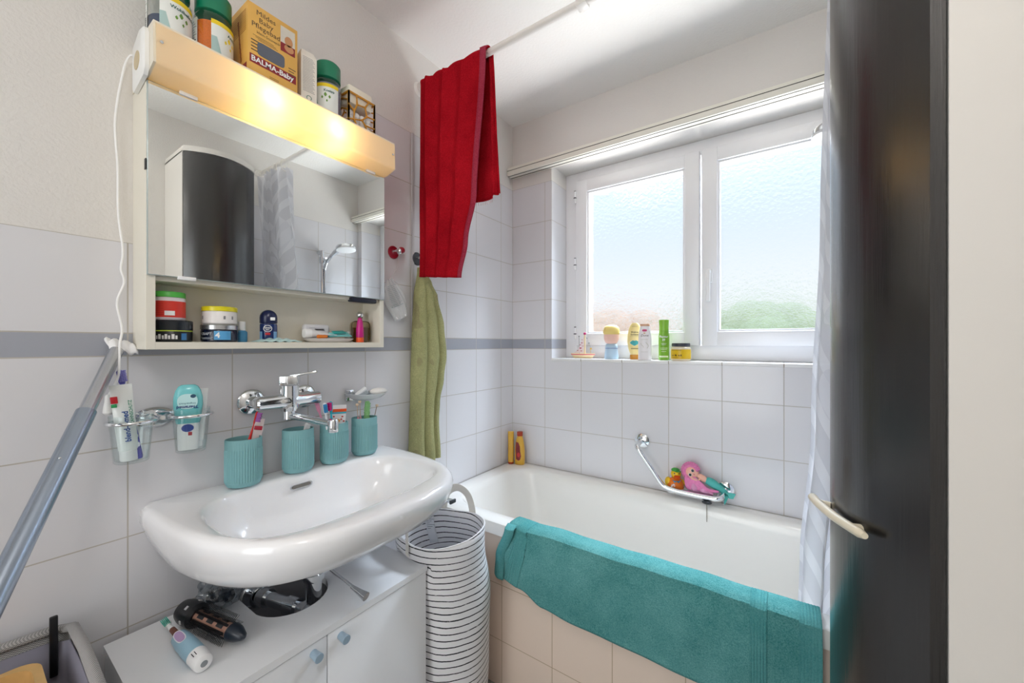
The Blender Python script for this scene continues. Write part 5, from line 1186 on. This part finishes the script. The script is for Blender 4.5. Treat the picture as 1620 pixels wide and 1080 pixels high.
DY = mat('#f2c41a', 0.35)
t = Thing('rubber_duck', 'yellow rubber duck with green cap and orange suit on the grab bar tray', 'rubber duck', (0.835, -0.046, 0.6375), 0.35)
def duck(x, z): pass
b = BM(); loft(b, [[Vector((cx_+r_*math.cos(a)*1.12, r_*0.88*math.sin(a), z)) for a in [2*PI*k/28 for k in range(28)]] for z, r_, cx_ in ((0, 0.018, 0), (0.004, 0.025, 0), (0.016, 0.0305, 0), (0.030, 0.030, -0.001), (0.042, 0.024, 0.0), (0.050, 0.018, 0.002), (0.053, 0.015, 0.003))])
bo = t.part('body', b, mat('#f07a1c', 0.35), label='orange suit')
b = BM(); ball(b, (-0.026, 0.002, 0.034), 0.013, 0.017, 0.019, 18, 12); t.part('wing', b, DY)
b = BM(); ball(b, (0.030, 0.010, 0.030), 0.009, 0.013, 0.014, 18, 12); t.part('wing', b, DY)
b = BM(); ball(b, (0.003, -0.002, 0.069), 0.0195, 0.019, 0.0185, 24, 16); hd = t.part('head', b, DY)
b = BM(); loft(b, [[Vector((0.004+(w*math.cos(a)), -0.018-0.017*s_+0.006*math.sin(a), 0.064+h_*math.sin(a))) for a in [2*PI*k/16 for k in range(16)]] for s_, w, h_ in ((0, 0.010, 0.0055), (0.5, 0.0125, 0.0048), (1, 0.007, 0.0020))]); t.part('beak', b, mat('#e0501c', 0.35), hd)
for s_ in (-1, 1):
    b = BM(); ball(b, (0.004+s_*0.0085, -0.0185, 0.0745), 0.0024, 0.0015, 0.0030, 10, 8); t.part('eye', b, INK, hd)
b = BM(); ball(b, (0.002, 0.000, 0.084), 0.0165, 0.0165, 0.0085, 22, 10); ball(b, (0.008, -0.014, 0.0825), 0.014, 0.011, 0.0022, 18, 8); t.part('cap', b, mat('#3c9a3a', 0.4), hd, label='green peaked cap')
b = BM(); plate(b, [(-0.014, 0.052), (-0.004, 0.046), (0.002, 0.0475), (0.008, 0.046), (0.018, 0.052), (0.009, 0.040), (0.002, 0.046), (-0.006, 0.040)], -0.0285, -0.0225); t.part('collar', b, mat('#3f7f9a', 0.4), bo)
b = BM()
for x, z in ((-0.014, 0.030), (-0.008, 0.033), (-0.016, 0.025), (-0.006, 0.027)): ball(b, (x, -0.0265, z), 0.0038, 0.0024, 0.0022, 8, 6)
t.part('white_print', b, WHITE, bo)

t = Thing('mermaid_doll', 'pink-haired mermaid doll with turquoise tail lying on the grab bar tray', 'doll', (0.93, -0.05, 0.6375))
SK = mat('#f0b9a2', 0.5, var=0.03); HR = mat('#e583b6', 0.6, var=0.3, nscale=120); TQ = mat('#4fb8b0', 0.5, var=0.15, nscale=200)
hc = Vector((0.898, -0.052, 0.728))
ax = Vector((0.78, 0.05, -0.38)).normalized()          # head-to-tail axis
b = BM(); ball(b, tuple(hc), 0.0255, 0.022, 0.0255, 28, 18); 
nk = hc+ax*0.024; tube(b, [hc+ax*0.012, nk, nk+ax*0.010, nk+ax*0.022, nk+ax*0.036], [0.008, 0.0075, 0.0115, 0.0125, 0.0095], 16)
tube(b, [nk+ax*0.012+Vector((0, -0.004, -0.006)), nk+ax*0.006+Vector((0.0, -0.016, -0.014)), nk+Vector((-0.014, -0.022, -0.010)), nk+Vector((-0.024, -0.020, -0.002))], [0.0045, 0.0042, 0.0038, 0.0045], 10)
bd = t.part('body', b, SK, w=True)
fx = Vector((0.10, -1.0, 0.08)).normalized(); upv = -ax; sx = upv.cross(fx).normalized()
for s_ in (-1, 1):
    ec = hc+fx*0.0205+sx*(s_*0.0095)+upv*(-0.001)
    b = BM(); ball(b, tuple(ec), 0.0062, 0.0035, 0.0068, 16, 10); e1 = t.part('eye', b, WHITE, bd, w=True)
    b = BM(); ball(b, tuple(ec+fx*0.0022+sx*0.0006), 0.0050, 0.0028, 0.0056, 16, 10); t.part('iris', b, mat('#1f2a30', 0.2), e1, w=True)
b = BM(); ball(b, tuple(hc+fx*0.0225-upv*0.0115), 0.0032, 0.002, 0.0016, 10, 6); t.part('mouth', b, mat('#d0607a', 0.4), bd, w=True)
b = BM(); r = random.Random(8)
for k in range(26):
    a = 2*PI*k/26; d = (sx*math.cos(a)+upv*math.sin(a)); 
    if math.sin(a) < -0.75: continue
    st = hc+d*0.021-fx*(-0.006)+upv*0.003
    tube(b, spline([st+fx*0.010, st+d*0.007, st+d*0.010-fx*0.010, st+d*0.006-fx*0.022], 3), 0.0060, 7)
ball(b, tuple(hc-fx*0.008+upv*0.004), 0.030, 0.020, 0.029, 20, 12)
for k in range(12):
    o = Vector((-0.006+0.0035*k, -0.018-0.004*(k % 3), 0.0)); p0 = hc+Vector((-0.018+0.002*k, -0.012, -0.014))
    tube(b, spline([p0, p0+Vector((0.000+0.003*k, -0.004, -0.022)), p0+Vector((0.004+0.005*k, -0.006, -0.040)), p0+Vector((0.012+0.0075*k, -0.004, -0.052+0.001*k))], 4), [0.0055]*12+[0.003], 7)
t.part('hair', b, HR, w=True, label='wavy pink hair')
tp = nk+ax*0.034; b = BM()
c = spline([tp, tp+ax*0.020+Vector((0, 0, 0.003)), tp+ax*0.050, tp+ax*0.075+Vector((0, 0.002, -0.004)), Vector((1.020, -0.050, 0.668))], 5)
tube(b, c, [0.0115]+[interp([(0, 0.0140), (0.25, 0.0165), (1, 0.0070)], k/(len(c)-1)) for k in range(1, len(c))], 18)
tl_ = t.part('tail', b, TQ, w=True, label='turquoise scaled tail')
b = BM(); e = Vector((1.020, -0.056, 0.668))
for sgn, dd in ((1, Vector((0.026, -0.004, -0.006))), (-1, Vector((-0.002, -0.008, -0.034)))):
    loft(b, [[p for p in (e+Vector((-.004, -.003, .004)), e+Vector((.004, -.003, -.002)), e+Vector((.004, .003, -.002)), e+Vector((-.004, .003, .004)))], [e+dd*0.6+Vector((0.010, -.002, 0.010)), e+dd*0.6+Vector((-0.006, -.002, -0.012)), e+dd*0.6+Vector((-0.006, .002, -0.012)), e+dd*0.6+Vector((0.010, .002, 0.010))], [e+dd+Vector((0.006, -.001, 0.012)), e+dd+Vector((-0.002, -.001, -0.008)), e+dd+Vector((-0.002, .001, -0.008)), e+dd+Vector((0.006, .001, 0.012))]])
t.part('tail_fin', b, TQ, tl_, w=True)
b = BM(); grid(b, lambda u, v: (0.888+0.090*u, -0.064-0.012*math.sin(PI*v)+0.003*math.sin(u*18), 0.652+(0.050-0.030*u)*v+0.002*math.sin(u*13+v*6)), 24, 10); t.part('skirt', b, mat('#f0a8d0', 0.5, alpha=0.75), w=True, solid=0.0008, label='sheer pink skirt')

# ================================================================ LAUNDRY BASKET
t = Thing('laundry_basket', 'tall white laundry basket with thin black stripes between cabinet and bath', 'laundry basket', (0.285, -0.795, FZ))
sm = NT('striped_fabric'); co = sm.coord(); P_ = sm.sep(co)
nz = sm.noise(3.2, 2, co); wob = sm.noise(45, 2, co)
zz = sm.M('ADD', P_[2], sm.M('ADD', sm.M('MULTIPLY', nz, 0.035), sm.M('MULTIPLY', wob, 0.003)))
fr = sm.M('FRACT', sm.M('DIVIDE', zz, 0.0205))
ln = sm.M('LESS_THAN', fr, sm.M('ADD', 0.06, sm.M('MULTIPLY', sm.noise(8, 2, co), 0.20)))
ln = sm.M('MULTIPLY', ln, sm.M('GREATER_THAN', sm.noise(70, 2, sm.scale(co, (1, 1, 6))), 0.30))
sm.set(sm.mix(ln, lin('#efeef0'), lin('#20222a')), 0.8, spec=0.2); sm.bump(sm.noise(300, 2, co), 0.2, 0.001)
bc = (0.290, -0.835)
def bk(a, v):
    z = FZ+0.001+(0.662-FZ)*v
    r = interp([(0, 0.124), (0.3, 0.131), (0.8, 0.140), (1, 0.150)], v)
    r *= 1+0.012*math.sin(3*a+4*v)*v+0.010*math.sin(5*a+1)*v+0.006*math.sin(7*a-9*v)
    ly = interp([(0, -0.795), (0.6, -0.798), (1, -0.842)], v); fy_ = interp([(0, 1.0), (0.6, 1.0), (1, 0.86)], v)
    x = 0.290+0.008*v+r*math.cos(a); y = ly+r*math.sin(a)*fy_
    z += 0.010*v*v*math.sin(2*a+0.9)
    if z < 0.606 and x < 0.37: y = max(y, -0.940)
    return (x, min(y, -0.652), z)
b = BM(); NA = 72
loft(b, [[Vector(bk(2*PI*k/NA, v/40)) for k in range(NA)] for v in range(41)], cap1=False); t.part('bag', b, sm.m, w=True, solid=0.002)
b = BM(); tube(b, [Vector(bk(2*PI*k/NA, 1.0)) for k in range(NA)], 0.0022, 6, closed=True); t.part('rim_seam', b, mat('#f0eff0', 0.8), w=True)
SW = mat('#ece8e0', 0.85, bump=0.2, bscale=700)
def strap(a0, a1, hgt, lean):
    p0 = Vector(bk(a0, 1.0)); p1 = Vector(bk(a1, 1.0)); out = ((p0+p1)/2-Vector((bc[0], bc[1], 0))); out.z = 0; out.normalize(); side = (p1-p0).normalized()
    c = spline([p0-Vector((0, 0, 0.035))+out*0.0045, p0+Vector((0, 0, 0.012))+out*0.0045, p0.lerp(p1, 0.15)+Vector((0, 0, hgt*0.75))+out*lean*0.7, p0.lerp(p1, 0.5)+Vector((0, 0, hgt))+out*lean, p0.lerp(p1, 0.85)+Vector((0, 0, hgt*0.75))+out*lean*0.7, p1+Vector((0, 0, 0.012))+out*0.0045, p1-Vector((0, 0, 0.035))+out*0.0045], 7)
    b = BM(); n = len(c); rings = []
    for i, p in enumerate(c):
        tg = (c[min(i+1, n-1)]-c[max(0, i-1)]).normalized(); w = tg.cross(out).normalized()*0.0125; o2 = w.cross(tg).normalized()*0.0009
        rings.append([p+w+o2, p-w+o2, p-w-o2, p+w-o2])
    loft(b, rings); t.part('handle', b, SW, w=True)
strap(-2.42, -1.58, 0.085, 0.004); strap(1.45, 2.20, 0.080, 0.004)
b = BM()
def tagp(u, v): a = 2.46+0.24*(1-u); p = Vector(bk(a, 0.80+0.19*v)); d = (Vector((bc[0], bc[1], p.z))-p).normalized(); return tuple(p+d*0.006)
grid(b, tagp, 6, 8); tg = t.part('care_label', b, mat('#e6e8ec', 0.6), w=True, solid=0.0005, label='white printed label inside')
b = BM()
for k in range(10):
    v = 0.95-0.055*k if k else 0.93; L_ = 0.35+0.5*((k*5) % 3)/2
    grid(b, lambda u, w_: tuple(Vector(tagp(0.12+L_*u, v+(0.05 if k == 1 else 0.012)*w_))+(Vector((bc[0], bc[1], 0))-Vector((tagp(.5, .5)[0], tagp(.5, .5)[1], 0))).normalized()*0.0012), 4, 1)
t.part('small_print', b, mat('#6a6e78', 0.6), tg, w=True)

# ================================================================ ON THE VANITY CABINET
t = Thing('electric_toothbrush', 'light blue and white electric toothbrush lying on the cabinet top', 'toothbrush', M=aim((0.272, -1.4505, TZ+0.0185), (-0.199, -0.009, 0.006), (0.25, -0.35, 0.9)))
b = BM(); lathe(b, [(0.006, -0.0005), (0.013, 0.0), (0.0155, 0.002), (0.0165, 0.010), (0.0170, 0.034)], n=32); bs = t.part('base', b, WHITE, label='white foot end')
b = BM(); lathe(b, [(0.0060, -0.0010), (0.0060, -0.0004)], n=20); t.part('charge_socket', b, mat('#8f9498', 0.5), bs)
b = BM(); lathe(b, [(0.0170, 0.0345), (0.0172, 0.060), (0.0165, 0.095), (0.0145, 0.118), (0.0095, 0.126), (0.006, 0.128)], n=32); hb_ = t.part('handle', b, mat('#9fc6da', 0.4))
b = BM(); lathe(b, [(0.0055, 0.128), (0.0050, 0.160), (0.0040, 0.176)], n=18); nk_ = t.part('brush_stem', b, WHITE)
b = BM(); lathe(b, [(0.0058, 0.134), (0.0054, 0.158)], n=18); t.part('stem_print', b, mat('#7a4a3a', 0.5, var=0.7, nscale=220), nk_, label='brown printed sleeve')
b = BM(); ball(b, (0, -0.002, 0.184), 0.0075, 0.006, 0.0095, 14, 10); t.part('brush_head', b, WHITE, nk_)
b = BM()
for i in range(6):
    for j in range(5): box(b, -0.0062+0.0024*j, -0.0145, 0.1765+0.0026*i, -0.0048+0.0024*j, -0.004, 0.1785+0.0026*i)
t.part('bristles', b, mat('#3fb8a2', 0.6), nk_, smooth=False)
b = BM(); loft(b, [[Vector((0.0172*math.sin(x/0.0172)*k_, -0.0172*math.cos(x/0.0172)*k_, z)) for x, z in oval(-0.001, 0.098, 0.0085, 0.020, 28, 2.6)] for k_ in (0.94, 1.012)]); pd = t.part('button_frame', b, mat('#e8eaf0', 0.4), hb_)
b = BM(); loft(b, [[Vector((0.0172*math.sin(x/0.0172)*k_, -0.0172*math.cos(x/0.0172)*k_, z)) for x, z in oval(-0.001, 0.098, 0.0066, 0.0175, 28, 2.6)] for k_ in (0.96, 1.024)]); t.part('button', b, mat('#b89ac4', 0.4), pd, label='lilac button field')
b = BM()
for k in range(2): box(b, -0.006+0.005*k, -0.0175, 0.016, -0.0048+0.005*k, -0.0160, 0.027)
t.part('mark', b, INK, bs)

t = Thing('styling_brush', 'black and copper round hot-air styling brush lying on the cabinet top', 'hair brush', M=aim((0.094, -1.4185, TZ+0.028), (0.150, 0.033, -0.003), (0.2, -0.3, 0.9)))
b = BM(); lathe(b, [(0.012, -0.030), (0.022, -0.026), (0.0255, -0.012), (0.0265, 0.008), (0.0255, 0.020), (0.018, 0.026)], n=32); t.part('collar', b, BLACKP)
b = BM()
for a in (-0.9, 0.2, 1.3): box(b, -0.004, -0.0275, 0.004, 0.004, -0.024, 0.010, 0.0005, M=Matrix.Rotation(a, 4, 'Z'))
t.part('collar_mark', b, mat('#c8c8c8', 0.4))
b = BM(); lathe(b, [(0.0135, 0.024), (0.0135, 0.130), (0.0145, 0.134), (0.0145, 0.138)], n=24); br = t.part('barrel', b, mat('#c99a86', 0.3, 0.5), label='copper pink barrel')
b = BM()
for k in range(6):
    a = 2*PI*k/6
    for j in range(3): box(b, -0.0035, -0.0142, 0.038+0.032*j, 0.0035, -0.0130, 0.058+0.032*j, 0.0006, M=Matrix.Rotation(a+0.35, 4, 'Z'))
t.part('vent_slots', b, BLACKP, br)
b = BM(); lathe(b, [(0.0165, 0.1382), (0.0175, 0.142), (0.0150, 0.156), (0.0080, 0.174), (0.003, 0.179)], n=28); t.part('tip', b, mat('#1a2430', 0.3), label='dark cone tip')
for k in range(6):
    a = 2*PI*k/6; b = BM(); R_ = Matrix.Rotation(a, 4, 'Z')
    box(b, -0.0022, -0.0165, 0.028, 0.0022, -0.0128, 0.134, 0.0006, M=R_)
    for j in range(22):
        for s_ in (-0.0014, 0.0014):
            p = R_ @ Vector((s_, -0.0160, 0.032+0.0046*j)); q = R_ @ Vector((s_*2.6, -0.0290, 0.034+0.0046*j)); tube(b, [p, q], 0.00065, 4)
    t.part('bristle_row', b, BLACKP)
t = Thing('plastic_bag', 'crumpled clear plastic bag with a dark brush inside, below the basin', 'bag', (0.075, -1.352, TZ))
b = BM()
def bagf(r, u, v, sc=1.0):
    a = 2*PI*u; th = PI*v; n_ = noise.noise(Vector((3*math.cos(a), 3*math.sin(a), 4*v)))*0.35+noise.noise(Vector((8*math.cos(a), 8*math.sin(a), 9*v)))*0.15
    k = 1+n_; return (0.072+0.050*sc*math.sin(th)*math.cos(a)*k, -1.352+0.046*sc*math.sin(th)*math.sin(a)*k, TZ+0.0015+max(0.0, 0.036*sc*(1-math.cos(th))*(1+0.5*n_)))
grid(b, lambda u, v: bagf(1, u, 0.02+0.96*v), 48, 28); t.part('bag', b, glass_mat('#dfe4e8', 0.10, 0.15), w=True)
b = BM(); tube(b, spline([(0.045, -1.372, TZ+0.016), (0.070, -1.355, TZ+0.026), (0.095, -1.338, TZ+0.024)], 6), [0.006]+[0.013+0.002*math.sin(k*2.2) for k in range(11)]+[0.008], 14)
r = random.Random(4)
for k in range(60): 
    s_ = r.random(); a = r.uniform(0, 2*PI); p = Vector((0.048+0.045*s_, -1.370+0.030*s_, TZ+0.020+0.006*math.sin(PI*s_))); d = Vector((-0.55*math.cos(a), 0.83*math.cos(a), math.sin(a)))
    tube(b, [p+d*0.010, p+d*0.0185 if d.z > -0.5 else p+d*0.014], 0.0006, 4)
t.part('brush_inside', b, mat('#1f2c38', 0.5), w=True, label='dark brush seen through the plastic')

# ================================================================ HANGING PACKET ON THE RED HOOK
t = Thing('cotton_bag', 'half empty clear bag of cotton pads hanging from the red hook', 'bag', (0.016, -0.795, 1.32))
o_ = Vector((0.018, -0.792, 1.400)); RotX = Matrix.Translation(o_) @ Matrix.Rotation(0.38, 4, 'X')
def pl(u, v, w, dx=0.0):
    return RotX @ Vector((0.0125*math.sin(PI*min(1, max(0, 0.06+0.92*v)))**0.35*math.sin(PI*u)**0.6*w+dx, (u-0.5)*interp([(0, 0.070), (0.45, 0.092), (0.8, 0.070), (1, 0.030)], v), -0.075+0.150*v))
b = BM()
grid(b, lambda u, v: tuple(pl(u, v, 1)+Vector((0.0015*math.sin(u*22+v*9), 0, 0))), 24, 24); grid(b, lambda u, v: tuple(pl(u, v, -0.9)), 24, 24); t.part('bag', b, mat('#eef0f0', 0.2, alpha=0.45), w=True)
b = BM(); loft(b, [[RotX @ Vector((x, y, z)) for x, y in oval(0, 0, 0.0065, 0.034*s_, 20, 2.6)] for z, s_ in ((-0.072, 0.75), (-0.066, 0.92), (-0.040, 1.05), (-0.015, 0.98), (-0.010, 0.8))]); t.part('cotton_pads', b, mat('#f3f2f2', 0.9, bump=0.3, bscale=400), w=True, label='white pads at the bottom of the bag')
b = BM(); r = random.Random(6)
for k in range(13):
    v = 0.84-0.042*k; u0 = 0.12+0.06*r.random(); u1 = u0+0.30+0.40*r.random()
    grid(b, lambda u, w_: tuple(pl(u0+(u1-u0)*u, v+(0.010 if k < 11 else 0.018)*w_, 1, 0.0012)), 5, 1)
t.part('bag_print', b, mat('#7f8c8a', 0.6), w=True)
b = BM(); tube(b, [RotX @ Vector((0, 0, 0.072)), (0.020, -0.783, 1.52), (0.024, -0.779, 1.566)], 0.0007, 6); t.part('string', b, WHITE, w=True)

# ================================================================ GREY STORAGE BIN LOWER LEFT
t = Thing('storage_bin', 'grey fabric storage bin with woven rim left of the vanity cabinet', 'bin', (0.16, -1.76, FZ))
wv = NT('woven_grey'); co = wv.coord(); W_ = wv.sep(co); s1 = wv.M('SINE', wv.M('MULTIPLY', wv.M('ADD', W_[1], W_[0]), 1500)); s2 = wv.M('SINE', wv.M('MULTIPLY', W_[2], 1500))
ck = wv.M('ADD', 0.5, wv.M('MULTIPLY', wv.M('MULTIPLY', s1, s2), 0.5)); wv.set(wv.mix(ck, lin('#6f6f70'), lin('#c4c2c0')), 0.9, spec=0.1); wv.bump(ck, 0.5, 0.001)
ln_ = mat('#8c8a98', 0.85, var=0.25, nscale=7, bump=0.2, bscale=60)
bxc, byc, bhx, bhy, bz = 0.168, -1.745, 0.140, 0.155, 0.690
def binr(g, z, wob=0): 
    return [p+Vector((0, 0, 0.010*math.sin(i*0.35)*wob-(0.020*max(0, (p.x-bxc)/bhx)*wob))) for i, p in enumerate(rrect(bxc, byc, bhx+g, bhy+g, 0.025, z))]
b = BM(); loft(b, [binr(-0.02, FZ+0.001), binr(-0.005, 0.30), binr(0.0, bz, 1)], cap1=False); t.part('outer_fabric', b, wv.m, w=True, solid=0.004)
b = BM(); loft(b, [binr(-0.030, FZ+0.02), binr(-0.014, 0.30), binr(-0.008, bz-0.020, 1)], cap1=False); t.part('lining', b, ln_, w=True, solid=0.002, label='plain grey-violet lining')
b = BM(); tube(b, binr(-0.003, bz, 1), 0.0085, 10, closed=True, flat=0.9); t.part('rim', b, wv.m, w=True)
t = Thing('black_stick', 'black flat stick end poking up inside the corner of the grey bin', 'stick', (0.044, -1.616, 0.60))
t.part('stick', box(BM(), 0.040, -1.622, 0.600, 0.048, -1.611, 0.715, 0.002), BLACKP, w=True)
t = Thing('bamboo_tray', 'bamboo tray with rounded corners standing inside the grey bin', 'tray', (0.16, -1.74, 0.50))
b = BM(); loft(b, [rrect(0.16, -1.755, hx, hy, 0.03, z) for z, hx, hy in ((0.50, 0.095, 0.115), (0.655, 0.100, 0.120), (0.655, 0.088, 0.108), (0.51, 0.083, 0.103))]); t.part('tray', b, mat('#e2b878', 0.4, var=0.25, nscale=40), w=True)

# canopy and stem added for the fill lamp (behind the camera, above its light)
t = Thing('added_ceiling_lamp', 'white canopy and stem of the added ceiling fill lamp behind the camera', 'ceiling lamp', (1.25, -1.95, 2.12))
b = BM(); lathe(b, [(0.05, 0.255), (0.055, 0.2795)], (0, 0, 0), 24); t.part('canopy', b, WPLAST)
b = BM(); tube(b, [(0, 0, 0.13), (0, 0, 0.26)], 0.02, 12); t.part('stem', b, WPLAST)
